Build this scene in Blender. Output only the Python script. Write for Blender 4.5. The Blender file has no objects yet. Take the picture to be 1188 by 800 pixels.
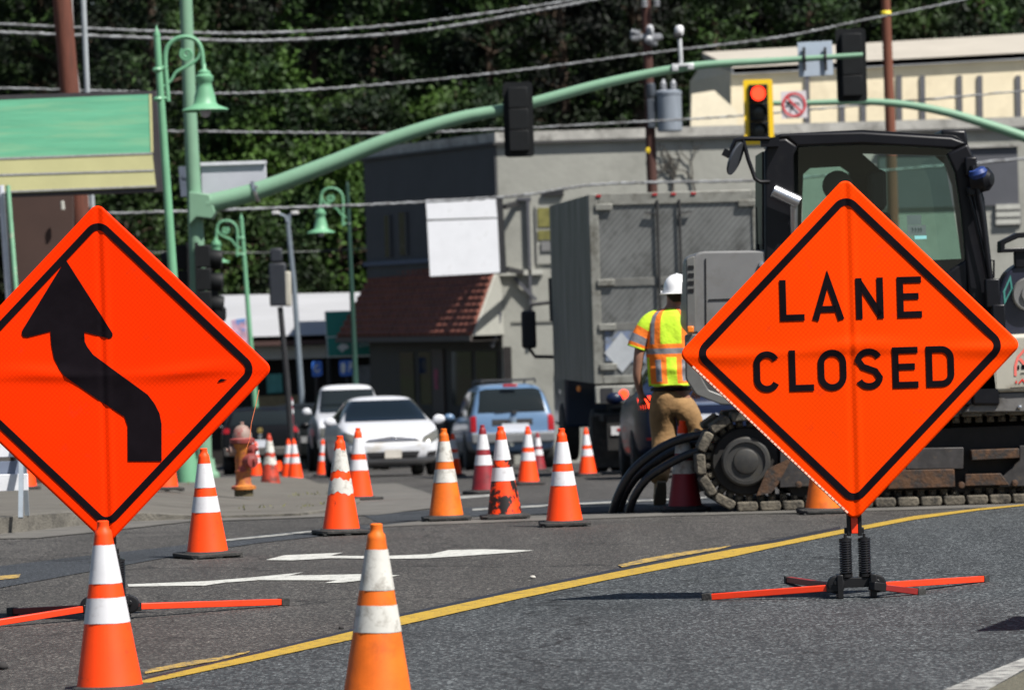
import bpy, bmesh, math, random
import numpy as np
from mathutils import Vector, Matrix, Euler
from mathutils.bvhtree import BVHTree
random.seed(11)
S = bpy.context.scene
COL = S.collection
F = 5000.0
CAM = Vector((0, 0, 1.5))
ROLL = math.radians(1.7)
PITCH = math.atan(38 / F)
RC = (Euler((math.pi / 2 - PITCH, 0, 0)).to_matrix() @ Matrix.Rotation(-ROLL, 3, 'Z'))

def ph(x):
    """height of the pavement above the road: full kerb at the left, a ramp towards the corner"""
    t = max(0.0, min(1.0, (x + 3.9) / 1.5)); t = t * t * (3 - 2 * t); return .125 * (1 - t) + .022 * t
def sp(t, k=4.0):
    return k * math.log1p(math.exp(max(-40, min(40, t / k))))
def gz(y):
    z = -0.031 * (sp(y - 33) - sp(y - 128))
    return z + 0.16 * sp(y - 152, 3)
def W(px, py, d):
    v = RC @ Vector(((px - 594) / F, (400 - py) / F, -1))
    return CAM + v * (d / v.y)
def ray_ground(px, py, lift=0.0):
    v = RC @ Vector(((px - 594) / F, (400 - py) / F, -1))
    lo, hi = 5.0, 5.0
    while hi < 400:
        p = CAM + v * (hi / v.y)
        if p.z < gz(p.y) + lift: break
        lo = hi; hi += 0.5
    for _ in range(30):
        m = (lo + hi) / 2
        p = CAM + v * (m / v.y)
        if p.z < gz(p.y) + lift: hi = m
        else: lo = m
    return CAM + v * (hi / v.y)
def G(px, s, lift=0.0):
    """ground point seen in column px where one metre measures s pixels"""
    d = F / s; py = 560.0
    for _ in range(12):
        p = W(px, py, d)
        py -= (gz(d) + lift - p.z) * s
    p = W(px, py, d); p.z = gz(d) + lift
    return p

# ---------------------------------------------------------------- materials
def _n(nt, t, **kw):
    n = nt.nodes.new(t)
    for k, v in kw.items():
        setattr(n, k, v)
    return n
def mat(name, col, rough=0.6, metal=0.0, var=0.12, vs=5.0, bump=0.0, bs=60.0, dirt=None, coat=0.0, spec=0.5, stretch=None, emit=None, coords='Object'):
    m = bpy.data.materials.new(name); m.use_nodes = True
    nt = m.node_tree; L = nt.links
    b = nt.nodes['Principled BSDF']
    b.inputs['Roughness'].default_value = rough
    b.inputs['Metallic'].default_value = metal
    b.inputs['Coat Weight'].default_value = coat
    b.inputs['Specular IOR Level'].default_value = spec
    tc = _n(nt, 'ShaderNodeTexCoord'); mp = _n(nt, 'ShaderNodeMapping')
    L.new(tc.outputs[coords], mp.inputs['Vector'])
    oi = _n(nt, 'ShaderNodeObjectInfo'); rv = _n(nt, 'ShaderNodeVectorMath', operation='SCALE'); rv.inputs[0].default_value = (37, 23, 11); L.new(oi.outputs['Random'], rv.inputs['Scale']); L.new(rv.outputs[0], mp.inputs['Location'])
    if stretch: mp.inputs['Scale'].default_value = stretch
    no = _n(nt, 'ShaderNodeTexNoise'); no.inputs['Scale'].default_value = vs; no.inputs['Detail'].default_value = 6; no.inputs['Roughness'].default_value = .65
    L.new(mp.outputs[0], no.inputs['Vector'])
    mr = _n(nt, 'ShaderNodeMapRange'); mr.inputs[1].default_value = .3; mr.inputs[2].default_value = .7
    L.new(no.outputs['Fac'], mr.inputs[0])
    mx = _n(nt, 'ShaderNodeMix', data_type='RGBA')
    mx.inputs[6].default_value = [c * (1 - var) for c in col] + [1]
    mx.inputs[7].default_value = [min(1, c * (1 + var)) for c in col] + [1]
    L.new(mr.outputs[0], mx.inputs[0])
    out = mx.outputs[2]
    if dirt:
        dc, lo, hi, ds = dirt
        n2 = _n(nt, 'ShaderNodeTexNoise'); n2.inputs['Scale'].default_value = ds; n2.inputs['Detail'].default_value = 8; n2.inputs['Roughness'].default_value = .7
        L.new(mp.outputs[0], n2.inputs['Vector'])
        m2 = _n(nt, 'ShaderNodeMapRange'); m2.inputs[1].default_value = lo; m2.inputs[2].default_value = hi
        L.new(n2.outputs['Fac'], m2.inputs[0])
        x2 = _n(nt, 'ShaderNodeMix', data_type='RGBA')
        L.new(m2.outputs[0], x2.inputs[0]); L.new(out, x2.inputs[6]); x2.inputs[7].default_value = list(dc) + [1]
        out = x2.outputs[2]
    L.new(out, b.inputs['Base Color'])
    if bump:
        n3 = _n(nt, 'ShaderNodeTexNoise'); n3.inputs['Scale'].default_value = bs; n3.inputs['Detail'].default_value = 4
        L.new(mp.outputs[0], n3.inputs['Vector'])
        bp = _n(nt, 'ShaderNodeBump'); bp.inputs['Strength'].default_value = bump; bp.inputs['Distance'].default_value = .02
        L.new(n3.outputs['Fac'], bp.inputs['Height']); L.new(bp.outputs[0], b.inputs['Normal'])
    if emit:
        b.inputs['Emission Color'].default_value = list(emit[0]) + [1]; b.inputs['Emission Strength'].default_value = emit[1]
    return m
def glass_dark(name, col=(.012, .016, .018), rough=.06):
    m = bpy.data.materials.new(name); m.use_nodes = True
    b = m.node_tree.nodes['Principled BSDF']
    b.inputs['Base Color'].default_value = list(col) + [1]; b.inputs['Roughness'].default_value = rough
    b.inputs['Specular IOR Level'].default_value = .2
    return m
def glass_clear(name, tint=(.62, .82, .74), gloss=.08):
    m = bpy.data.materials.new(name); m.use_nodes = True
    nt = m.node_tree; nt.nodes.clear()
    o = _n(nt, 'ShaderNodeOutputMaterial'); t = _n(nt, 'ShaderNodeBsdfTransparent'); g = _n(nt, 'ShaderNodeBsdfGlossy'); x = _n(nt, 'ShaderNodeMixShader')
    t.inputs[0].default_value = list(tint) + [1]; g.inputs['Roughness'].default_value = .03; x.inputs[0].default_value = gloss
    nt.links.new(t.outputs[0], x.inputs[1]); nt.links.new(g.outputs[0], x.inputs[2]); nt.links.new(x.outputs[0], o.inputs[0])
    return m

# ---------------------------------------------------------------- mesh builder
class MB:
    def __init__(s): s.bm = bmesh.new(); s.m = 0
    def _f(s, vs):
        try:
            f = s.bm.faces.new(vs); f.material_index = s.m; f.smooth = True; return f
        except ValueError: return None
    def poly(s, pts):
        return s._f([s.bm.verts.new(Vector(p)) for p in pts])
    def prism(s, pts, vec):
        vec = Vector(vec)
        a = [s.bm.verts.new(Vector(p)) for p in pts]; b = [s.bm.verts.new(Vector(p) + vec) for p in pts]
        n = len(pts)
        s._f(a[::-1]); s._f(b)
        for i in range(n): s._f([a[i], a[(i + 1) % n], b[(i + 1) % n], b[i]])
        return s
    def box(s, c, size, rot=None):
        c = Vector(c); h = Vector(size) / 2
        R = rot if rot is not None else Matrix.Identity(3)
        v = [s.bm.verts.new(c + R @ Vector((x * h.x, y * h.y, z * h.z))) for z in (-1, 1) for x, y in ((-1, -1), (1, -1), (1, 1), (-1, 1))]
        for q in ((3, 2, 1, 0), (4, 5, 6, 7), (0, 1, 5, 4), (1, 2, 6, 5), (2, 3, 7, 6), (3, 0, 4, 7)): s._f([v[i] for i in q])
        return s
    def bar(s, p0, p1, w, h=None):
        p0 = Vector(p0); p1 = Vector(p1); d = p1 - p0; L = d.length
        R = d.to_track_quat('Y', 'Z').to_matrix()
        return s.box((p0 + p1) / 2, (w, L, h or w), R)
    def tube(s, pts, r, seg=10, cap=True):
        pts = [Vector(p) for p in pts]; n = len(pts)
        rs = r if isinstance(r, (list, tuple)) else [r] * n
        rings = []; up = None
        for i, p in enumerate(pts):
            t = (pts[min(i + 1, n - 1)] - pts[max(i - 1, 0)]).normalized()
            if up is None:
                up = Vector((0, 0, 1)) if abs(t.z) < .9 else Vector((1, 0, 0))
            up = (up - t * up.dot(t)).normalized(); sd = t.cross(up)
            rings.append([s.bm.verts.new(p + (up * math.cos(a) + sd * math.sin(a)) * rs[i]) for a in [2 * math.pi * k / seg for k in range(seg)]])
        for a, b in zip(rings, rings[1:]):
            for k in range(seg): s._f([a[k], b[k], b[(k + 1) % seg], a[(k + 1) % seg]])
        if cap: s._f(rings[0]); s._f(rings[-1][::-1])
        return s
    def cyl(s, p0, p1, r0, r1=None, seg=16): return s.tube([p0, p1], [r0, r0 if r1 is None else r1], seg)
    def lathe(s, prof, c=(0, 0, 0), seg=24, axis=None, cap=True):
        """prof: (r, h) up the axis"""
        c = Vector(c); R = Matrix.Identity(3) if axis is None else Vector(axis).to_track_quat('Z', 'Y').to_matrix()
        rings = [[s.bm.verts.new(c + R @ Vector((r * math.cos(2 * math.pi * k / seg), r * math.sin(2 * math.pi * k / seg), h))) for k in range(seg)] for r, h in prof]
        for a, b in zip(rings, rings[1:]):
            for k in range(seg): s._f([a[k], a[(k + 1) % seg], b[(k + 1) % seg], b[k]])
        if cap: s._f(rings[0][::-1]); s._f(rings[-1])
        return s
    def loft(s, secs, closed=True, cap=True):
        rings = [[s.bm.verts.new(Vector(p)) for p in q] for q in secs]; n = len(rings[0])
        for a, b in zip(rings, rings[1:]):
            for k in range(n if closed else n - 1): s._f([a[k], a[(k + 1) % n], b[(k + 1) % n], b[k]])
        if cap: s._f(rings[0][::-1]); s._f(rings[-1])
        return s
    def build(s, name, mats, parent=None, world=False, bevel=0, seg=2, angle=35, sub=0, fixn=True, solid=0):
        o = None
        org = Vector((0, 0, 0))
        if world:
            q = parent
            while q is not None: org += Vector(q.location); q = q.parent
        if org.length: bmesh.ops.translate(s.bm, verts=s.bm.verts, vec=-org)
        if fixn: bmesh.ops.recalc_face_normals(s.bm, faces=s.bm.faces)
        me = bpy.data.meshes.new(name); s.bm.to_mesh(me); s.bm.free()
        for m in (mats if isinstance(mats, (list, tuple)) else [mats]): me.materials.append(m)
        o = bpy.data.objects.new(name, me); COL.objects.link(o)
        if parent is not None: o.parent = parent
        if sub:
            md = o.modifiers.new('s', 'SUBSURF'); md.levels = md.render_levels = sub
        if solid:
            md = o.modifiers.new('t', 'SOLIDIFY'); md.thickness = solid
        if bevel:
            md = o.modifiers.new('b', 'BEVEL'); md.width = bevel; md.segments = seg; md.limit_method = 'ANGLE'; md.angle_limit = math.radians(30)
        if not sub: me.set_sharp_from_angle(angle=math.radians(angle))
        return o
def recentre(o):
    """put a top-level mesh's origin at the base of its own shape"""
    me = o.data
    co = np.zeros(len(me.vertices) * 3, dtype=np.float32); me.vertices.foreach_get('co', co); co = co.reshape(-1, 3)
    c = Vector(((co[:, 0].min() + co[:, 0].max()) / 2, (co[:, 1].min() + co[:, 1].max()) / 2, co[:, 2].min()))
    me.transform(Matrix.Translation(-c)); o.location = c
def tag(o, label, cat, group=None, centre=True):
    o['label'] = label; o['category'] = cat
    if group: o['group'] = group
    if centre and o.type == 'MESH' and Vector(o.location).length == 0: recentre(o)
    return o
def struct(o, kind='structure', label=None):
    o['kind'] = kind
    if label: o['label'] = label
    return o
def thing(name, label, cat, loc=(0, 0, 0), rz=0, group=None):
    o = bpy.data.objects.new(name, None); COL.objects.link(o); o.empty_display_size = .2
    o.location = loc; o.rotation_euler = (0, 0, rz)
    o['label'] = label; o['category'] = cat
    if group: o['group'] = group
    return o
def dup(o, loc=None, rz=None, label=None, group=None, parent=None):
    c = o.copy(); COL.objects.link(c)
    if parent is not None: c.parent = parent
    if loc is not None: c.location = loc
    if rz is not None: c.rotation_euler = (0, 0, rz)
    if label: c['label'] = label
    if group: c['group'] = group
    for ch in list(o.children): dup(ch, parent=c)
    return c
def spline(pts, n=8):
    pts = [Vector(p) for p in pts]; out = []
    P = [pts[0] * 2 - pts[1]] + pts + [pts[-1] * 2 - pts[-2]]
    for i in range(1, len(P) - 2):
        a, b, c, d = P[i - 1:i + 3]
        for k in range(n):
            t = k / n
            out.append(.5 * ((2 * b) + (c - a) * t + (2 * a - 5 * b + 4 * c - d) * t * t + (3 * b - a - 3 * c + d) * t ** 3))
    out.append(pts[-1]); return out
def WP(pts, d): return [W(x, y, d) for x, y in pts]
def ground_sheet(name, pxpts, m, off, xy=None, thick=0, fn=None):
    """a sheet following the ground inside an outline; split every 2 m so it bends with the road"""
    pts = xy if xy else [(p.x, p.y) for p in (ray_ground(a, b) for a, b in pxpts)]
    bm = bmesh.new(); bm.faces.new([bm.verts.new((x, y, 0)) for x, y in pts])
    ys = [p[1] for p in pts]; y = math.floor(min(ys)) + 1
    while y < max(ys):
        bmesh.ops.bisect_plane(bm, geom=bm.verts[:] + bm.edges[:] + bm.faces[:], plane_co=(0, y, 0), plane_no=(0, 1, 0)); y += 2 if y < 140 else 8
    if fn:
        for k in range(-16, 0): bmesh.ops.bisect_plane(bm, geom=bm.verts[:] + bm.edges[:] + bm.faces[:], plane_co=(k * .3, 0, 0), plane_no=(1, 0, 0))
    bmesh.ops.triangulate(bm, faces=bm.faces)
    for v in bm.verts: v.co.z = gz(v.co.y) + off + (fn(v.co.x) if fn else 0)
    if thick:
        r = bmesh.ops.extrude_face_region(bm, geom=bm.faces[:])
        bmesh.ops.translate(bm, verts=[g for g in r['geom'] if isinstance(g, bmesh.types.BMVert)], vec=(0, 0, -thick))
    bmesh.ops.recalc_face_normals(bm, faces=bm.faces)
    if not thick:
        for f in bm.faces:
            if f.normal.z < 0: f.normal_flip()
    me = bpy.data.meshes.new(name); bm.to_mesh(me); bm.free(); me.materials.append(m)
    o = bpy.data.objects.new(name, me); COL.objects.link(o)
    return o

# ---------------------------------------------------------------- letters: strokes of even width
def stroke(mb, pts, w, off, fr):
    """flat polyline of width w in the (u,v) plane; fr maps (u,v,off) to 3D"""
    P = [Vector(p) for p in pts]; n = len(P); closed = (P[0] - P[-1]).length < 1e-6
    if closed: P = P[:-1]; n -= 1
    L, R = [], []
    for i in range(n):
        a = P[(i - 1) % n] if (closed or i > 0) else None
        b = P[(i + 1) % n] if (closed or i < n - 1) else None
        d1 = (P[i] - a).normalized() if a is not None else None
        d2 = (b - P[i]).normalized() if b is not None else None
        d1 = d1 or d2; d2 = d2 or d1
        t = (d1 + d2).normalized(); nn = Vector((-t.y, t.x)); k = 1 / max(.35, nn.dot(Vector((-d1.y, d1.x))))
        L.append(P[i] + nn * w / 2 * k); R.append(P[i] - nn * w / 2 * k)
    for i in range(n if closed else n - 1):
        j = (i + 1) % n
        mb.poly([fr(q.x, q.y, off) for q in (R[i], R[j], L[j], L[i])])
def arc(cx, cy, rx, ry, a0, a1, n=14):
    return [(cx + rx * math.cos(math.radians(a0 + (a1 - a0) * k / n)), cy + ry * math.sin(math.radians(a0 + (a1 - a0) * k / n))) for k in range(n + 1)]
def letter(ch, x, y, w, h, t):
    """stroke centre lines of a letter whose box is x..x+w, y..y+h"""
    a = t / 2; X0, X1, Y0, Y1 = x + a, x + w - a, y + a, y + h - a
    r = min((X1 - X0) / 2, (Y1 - Y0) / 2); cx = (X0 + X1) / 2
    if ch == 'L': return [[(X0, y + h), (X0, Y0), (x + w, Y0)]]
    if ch == 'A': return [[(X0 , y), (cx, Y1 + a), (X1, y)], [(X0 + w * .16, y + h * .27), (X1 - w * .16, y + h * .27)]]
    if ch == 'N': return [[(X0, y), (X0, y + h)], [(X1, y), (X1, y + h)], [(X0, y + h - a), (X1, y + a)]]
    if ch == 'E': return [[(x + w, Y1), (X0, Y1), (X0, Y0), (x + w, Y0)], [(X0, y + h * .52), (x + w * .88, y + h * .52)]]
    if ch == 'C': return [arc(cx, Y1 - r, r, r, 25, 180) + arc(cx, Y0 + r, r, r, 180, 335)]
    if ch == 'O': return [arc(cx, Y1 - r, r, r, 0, 180) + arc(cx, Y0 + r, r, r, 180, 360) + [(cx + r, Y1 - r)]]
    if ch == 'D':
        q = r * .9
        return [[(X0, Y0), (X0, Y1)] + arc(X1 - q, Y1 - q, q, q, 90, 0, 7) + arc(X1 - q, Y0 + q, q, q, 0, -90, 7) + [(X0, Y0)]]
    if ch == 'S':
        m = (Y0 + Y1) / 2; rr = (Y1 - Y0) / 4
        return [arc(cx, Y1 - rr, r, rr, 20, 180, 10) + [(cx - r * .6, m + rr * .28), (cx + r * .6, m - rr * .28)] + arc(cx, Y0 + rr, r, rr, 0, -160, 10)]
    if ch == 'P': return [[(X0, y), (X0, Y1)] + arc(X1 - r * .6, Y1 - h * .22, r * .6, h * .22, 90, -90, 8) + [(X0, Y1 - h * .44)]]
    return []
def word(mb, txt, x, y, w, h, t, gap, fr, off):
    for ch in txt:
        for st in letter(ch, x, y, w, h, t): stroke(mb, st, t, off, fr)
        x += w + gap
# ================================================================ camera, light, world
cam = bpy.data.cameras.new('camera'); co = bpy.data.objects.new('camera', cam); COL.objects.link(co)
co.matrix_world = Matrix.Translation(CAM) @ RC.to_4x4()
cam.sensor_width = 36; cam.lens = F / 1188 * 36; cam.clip_start = .5; cam.clip_end = 2000
cam.dof.use_dof = True; cam.dof.focus_distance = 22.5; cam.dof.aperture_fstop = 6.0
S.camera = co
SUN = Vector((.55, -.44, 1.0)).normalized()
sl = bpy.data.lights.new('sun', 'SUN'); sl.energy = 5; sl.angle = math.radians(.5); sl.color = (1, .96, .9)
so = bpy.data.objects.new('sun', sl); COL.objects.link(so); so.rotation_euler = SUN.to_track_quat('Z', 'Y').to_euler(); so.location = (20, -20, 40)
w = bpy.data.worlds.new('World'); S.world = w; w.use_nodes = True; nt = w.node_tree
sk = nt.nodes.new('ShaderNodeTexSky'); sk.sky_type = 'NISHITA'; sk.sun_disc = False
sk.sun_elevation = math.asin(SUN.z); sk.sun_rotation = math.atan2(SUN.x, SUN.y)
nt.links.new(sk.outputs[0], nt.nodes['Background'].inputs[0]); nt.nodes['Background'].inputs[1].default_value = .05
vs_ = S.view_settings; vs_.view_transform = 'Standard'; vs_.look = 'None'; vs_.exposure = .72; vs_.gamma = 1; vs_.use_curve_mapping = False
S.cycles.use_denoising = True; S.cycles.max_bounces = 6; S.cycles.transparent_max_bounces = 12
S.cycles.sample_clamp_indirect = 4

# ================================================================ ground
def asphalt(name, base, fleck, var=.25, big=.12, scale=140, tint=None):
    m = bpy.data.materials.new(name); m.use_nodes = True; nt = m.node_tree; L = nt.links; b = nt.nodes['Principled BSDF']
    b.inputs['Roughness'].default_value = .85; b.inputs['Specular IOR Level'].default_value = .35
    tc = _n(nt, 'ShaderNodeTexCoord')
    v = _n(nt, 'ShaderNodeTexVoronoi'); v.inputs['Scale'].default_value = scale; L.new(tc.outputs['Object'], v.inputs['Vector'])
    n1 = _n(nt, 'ShaderNodeTexNoise'); n1.inputs['Scale'].default_value = scale * .45; n1.inputs['Detail'].default_value = 6; n1.inputs['Roughness'].default_value = .75; L.new(tc.outputs['Object'], n1.inputs['Vector'])
    n2 = _n(nt, 'ShaderNodeTexNoise'); n2.inputs['Scale'].default_value = .9; n2.inputs['Detail'].default_value = 7; n2.inputs['Roughness'].default_value = .6; L.new(tc.outputs['Object'], n2.inputs['Vector'])
    # stones: each voronoi cell its own grey
    sep = _n(nt, 'ShaderNodeSeparateColor'); L.new(v.outputs['Color'], sep.inputs[0])
    c = _n(nt, 'ShaderNodeMapRange'); c.inputs[1].default_value = .55; c.inputs[2].default_value = 1.0; L.new(sep.outputs[0], c.inputs[0])
    pw = _n(nt, 'ShaderNodeMath', operation='POWER'); L.new(c.outputs[0], pw.inputs[0]); pw.inputs[1].default_value = 2.2
    mx = _n(nt, 'ShaderNodeMix', data_type='RGBA'); mx.inputs[6].default_value = list(base) + [1]; mx.inputs[7].default_value = list(fleck) + [1]; L.new(pw.outputs[0], mx.inputs[0])
    mr = _n(nt, 'ShaderNodeMapRange'); mr.inputs[1].default_value = .3; mr.inputs[2].default_value = .7; mr.inputs[3].default_value = 1 - var; mr.inputs[4].default_value = 1 + var; L.new(n1.outputs['Fac'], mr.inputs[0])
    mb_ = _n(nt, 'ShaderNodeMapRange'); mb_.inputs[1].default_value = .3; mb_.inputs[2].default_value = .7; mb_.inputs[3].default_value = 1 - big; mb_.inputs[4].default_value = 1 + big; L.new(n2.outputs['Fac'], mb_.inputs[0])
    mu = _n(nt, 'ShaderNodeMath', operation='MULTIPLY'); L.new(mr.outputs[0], mu.inputs[0]); L.new(mb_.outputs[0], mu.inputs[1])
    # tyre polishing and tar streaks along the traffic direction
    mp = _n(nt, 'ShaderNodeMapping'); mp.inputs['Rotation'].default_value = (0, 0, .25); mp.inputs['Scale'].default_value = (1.6, .12, 1); L.new(tc.outputs['Object'], mp.inputs[0])
    n4 = _n(nt, 'ShaderNodeTexNoise'); n4.inputs['Scale'].default_value = 1.6; n4.inputs['Detail'].default_value = 5; L.new(mp.outputs[0], n4.inputs['Vector'])
    m4 = _n(nt, 'ShaderNodeMapRange'); m4.inputs[1].default_value = .35; m4.inputs[2].default_value = .68; m4.inputs[3].default_value = .84; m4.inputs[4].default_value = 1.12; L.new(n4.outputs['Fac'], m4.inputs[0])
    mu2 = _n(nt, 'ShaderNodeMath', operation='MULTIPLY'); L.new(mu.outputs[0], mu2.inputs[0]); L.new(m4.outputs[0], mu2.inputs[1])
    vm = _n(nt, 'ShaderNodeVectorMath', operation='SCALE'); L.new(mx.outputs[2], vm.inputs[0]); L.new(mu2.outputs[0], vm.inputs['Scale'])
    # hairline cracks and tar-filled seams
    nd = _n(nt, 'ShaderNodeTexNoise'); nd.inputs['Scale'].default_value = 1.3; nd.inputs['Detail'].default_value = 6; L.new(tc.outputs['Object'], nd.inputs['Vector'])
    vx = _n(nt, 'ShaderNodeVectorMath', operation='SCALE'); L.new(nd.outputs['Color'], vx.inputs[0]); vx.inputs['Scale'].default_value = 1.1
    va = _n(nt, 'ShaderNodeVectorMath', operation='ADD'); L.new(tc.outputs['Object'], va.inputs[0]); L.new(vx.outputs[0], va.inputs[1])
    vc_ = _n(nt, 'ShaderNodeTexVoronoi', feature='DISTANCE_TO_EDGE'); vc_.inputs['Scale'].default_value = .33; L.new(va.outputs[0], vc_.inputs['Vector'])
    cm = _n(nt, 'ShaderNodeMapRange'); cm.inputs[1].default_value = .002; cm.inputs[2].default_value = .009; cm.inputs[3].default_value = .42; cm.inputs[4].default_value = 1; L.new(vc_.outputs['Distance'], cm.inputs[0])
    ns = _n(nt, 'ShaderNodeTexNoise'); ns.inputs['Scale'].default_value = .75; ns.inputs['Detail'].default_value = 8; ns.inputs['Roughness'].default_value = .7; L.new(va.outputs[0], ns.inputs['Vector'])
    ms_ = _n(nt, 'ShaderNodeMapRange'); ms_.inputs[1].default_value = .54; ms_.inputs[2].default_value = .68; ms_.inputs[3].default_value = 1; ms_.inputs[4].default_value = .62; L.new(ns.outputs['Fac'], ms_.inputs[0])
    mm = _n(nt, 'ShaderNodeMath', operation='MULTIPLY'); L.new(cm.outputs[0], mm.inputs[0]); L.new(ms_.outputs[0], mm.inputs[1])
    vm2 = _n(nt, 'ShaderNodeVectorMath', operation='SCALE'); L.new(vm.outputs[0], vm2.inputs[0]); L.new(mm.outputs[0], vm2.inputs['Scale'])
    L.new(vm2.outputs[0], b.inputs['Base Color'])
    bp = _n(nt, 'ShaderNodeBump'); bp.inputs['Strength'].default_value = .7; bp.inputs['Distance'].default_value = .006
    ad = _n(nt, 'ShaderNodeMath', operation='ADD'); L.new(v.outputs['Distance'], ad.inputs[0]); L.new(n1.outputs['Fac'], ad.inputs[1])
    L.new(ad.outputs[0], bp.inputs['Height']); L.new(bp.outputs[0], b.inputs['Normal'])
    return m
M = {}
M['asph_old'] = asphalt('worn_brown_asphalt', (.029, .027, .0255), (.17, .16, .145), var=.42, scale=88)
M['asph_new'] = asphalt('blue_grey_asphalt', (.0205, .0235, .026), (.17, .185, .19), var=.45, scale=78)
M['asph_dark'] = asphalt('dark_patch_asphalt', (.020, .023, .028), (.09, .10, .11), scale=110)
M['concrete'] = mat('concrete', (.10, .092, .078), .9, var=.22, vs=1.8, bump=.5, bs=70, dirt=((.06, .053, .043), .48, .72, 1.3))
M['gutter'] = mat('gutter_concrete', (.10, .094, .084), .9, var=.3, vs=2.5, bump=.5, bs=60, dirt=((.045, .043, .04), .5, .75, 2))
M['paint_w'] = mat('white_road_paint', (.44, .44, .41), .7, var=.15, vs=9, bump=.4, bs=120, dirt=((.12, .115, .10), .53, .66, 20))
M['paint_y'] = mat('yellow_road_paint', (.37, .235, .022), .7, var=.12, vs=7, bump=.4, bs=120, dirt=((.09, .075, .04), .53, .66, 24))
M['paint_yo'] = mat('worn_yellow_paint', (.40, .26, .05), .8, var=.2, vs=9, bump=.4, bs=120, dirt=((.07, .065, .06), .46, .58, 18))
M['paint_wo'] = mat('worn_white_paint', (.30, .30, .28), .8, var=.2, vs=5, bump=.4, bs=120, dirt=((.07, .07, .07), .45, .62, 9))
M['tar'] = mat('tar', (.014, .014, .018), .55, var=.2, vs=20, bump=.3)
M['soil'] = mat('forest_floor', (.035, .03, .018), .95, var=.4, vs=.5, dirt=((.03, .045, .012), .45, .6, .3))

def ground_grid(name, xs, ys, m):
    bm = bmesh.new(); V = [[bm.verts.new((x, y, gz(y))) for x in xs] for y in ys]
    for j in range(len(ys) - 1):
        for i in range(len(xs) - 1): bm.faces.new([V[j][i], V[j][i + 1], V[j + 1][i + 1], V[j + 1][i]])
    me = bpy.data.meshes.new(name); bm.to_mesh(me); bm.free(); me.materials.append(m)
    o = bpy.data.objects.new(name, me); COL.objects.link(o); return struct(o)
ground_grid('road', [-60, -30, -15, 0, 15, 30, 60], list(np.arange(-40, 20, 5)) + list(np.arange(20, 150, 1.0)) , M['asph_old'])
ground_grid('hillside', [-400, -60, 60, 400], [149, 152, 155, 160, 170, 200, 300, 600], M['soil'])
ground_grid('ground', [-400, -60], [-40, 0, 20, 26, 30, 34, 38, 44, 60, 100, 120, 130, 149], M['soil'])
o = ground_grid('ground', [60, 400], [-40, 0, 20, 26, 30, 34, 38, 44, 60, 100, 120, 130, 149], M['soil'])

# newer lane right of the yellow line
yl = [(-60, 905), (60, 838), (168, 794.5), (230, 781.5), (300, 766.8), (407, 743.4), (463, 727), (600, 696), (700, 674.6), (780, 659), (850, 646.7), (900, 635.4), (975, 620.3), (1060, 603.6), (1135, 592.8), (1200, 586)]
yu = [(-60, 897), (60, 832), (168, 790), (230, 775.5), (300, 759.6), (407, 734), (463, 716.8), (600, 687.2), (700, 667.3), (780, 651.5), (850, 638), (900, 630.4), (975, 615.4), (1060, 599.4), (1135, 590.6), (1200, 584.5)]
def gxy(p, q): r = ray_ground(p, q); return (r.x, r.y)
A = [gxy(*p) for p in yl]; e = A[-1]
struct(ground_sheet('road_lane', None, M['asph_new'], .004, xy=A + [(e[0] + 25, e[1] + 3), (45, e[1] - 2), (45, 2), (A[0][0] , 2)]))
struct(ground_sheet('yellow_line', yl + yu[::-1], M['paint_y'], .008))
struct(ground_sheet('tar_strip', [(x, y) for x, y in yu[2:13]] + [(x, y - (3.2 + (800 - y) * .008)) for x, y in yu[2:13]][::-1], M['tar'], .0045))
struct(ground_sheet('yellow_line', [(168, 782), (168, 778), (210, 769), (252, 763), (290, 755.5), (288, 757.5), (252, 766.8), (205, 775)], M['paint_yo'], .0045))
struct(ground_sheet('yellow_line', [(717, 656.5), (745, 649.5), (790, 641.5), (850, 633.6), (835, 638), (795, 645), (755, 652.5), (722, 659)], M['paint_yo'], .008))
struct(ground_sheet('yellow_line', [(-30, 671), (24, 667), (22, 671), (-30, 677)], M['paint_yo'], .008))
struct(ground_sheet('arrow_marking', [(148, 678), (237, 674.5), (290, 670.3), (352, 664.2), (335, 668), (415, 666.4), (464, 667.6), (440, 671.5), (395, 676.3), (376, 676.6), (391, 673.4), (300, 673.2), (262, 676), (237, 679.5), (149, 680.6)], M['paint_w'], .0045))
struct(ground_sheet('arrow_marking', [(308, 649.8), (330, 644.3), (398, 641.3), (383, 645), (445, 645.2), (500, 643), (520, 638.4), (560, 637.4), (620, 638.6), (600, 640.8), (540, 645), (490, 648), (450, 648.6), (385, 647.6), (340, 650.2)], M['paint_w'], .0045))
# darker asphalt band and pale concrete bands of the crossing
struct(ground_sheet('asphalt_patch', [(-60, 664), (90, 646), (200, 634), (300, 621), (400, 611), (480, 605), (400, 619), (300, 630), (215, 643), (110, 662), (0, 682), (-60, 692)], M['asph_dark'], .004))
struct(ground_sheet('white_line', [(262, 626.5), (330, 619.6), (400, 612.2), (400, 613.8), (330, 621.6), (262, 628.6)], M['paint_wo'], .008))
struct(ground_sheet('concrete_strip', [(520, 601), (700, 596.5), (900, 592), (1300, 580), (1300, 584.5), (1000, 593), (760, 599), (600, 605), (420, 612)], M['gutter'], .0042))
struct(ground_sheet('asphalt_patch', [(420, 597), (560, 588), (700, 580), (900, 574), (1300, 560), (1300, 576), (900, 588), (700, 594), (540, 600), (440, 607)], M['asph_dark'], .004))
struct(ground_sheet('white_line', [(440, 583), (520, 576.5), (570, 573.5), (570, 576), (520, 580), (440, 587.5)], M['paint_wo'], .005))
struct(ground_sheet('white_line', [(548, 590.6), (700, 582.5), (820, 577), (820, 578.6), (700, 584.6), (548, 593)], M['paint_wo'], .008))
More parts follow.
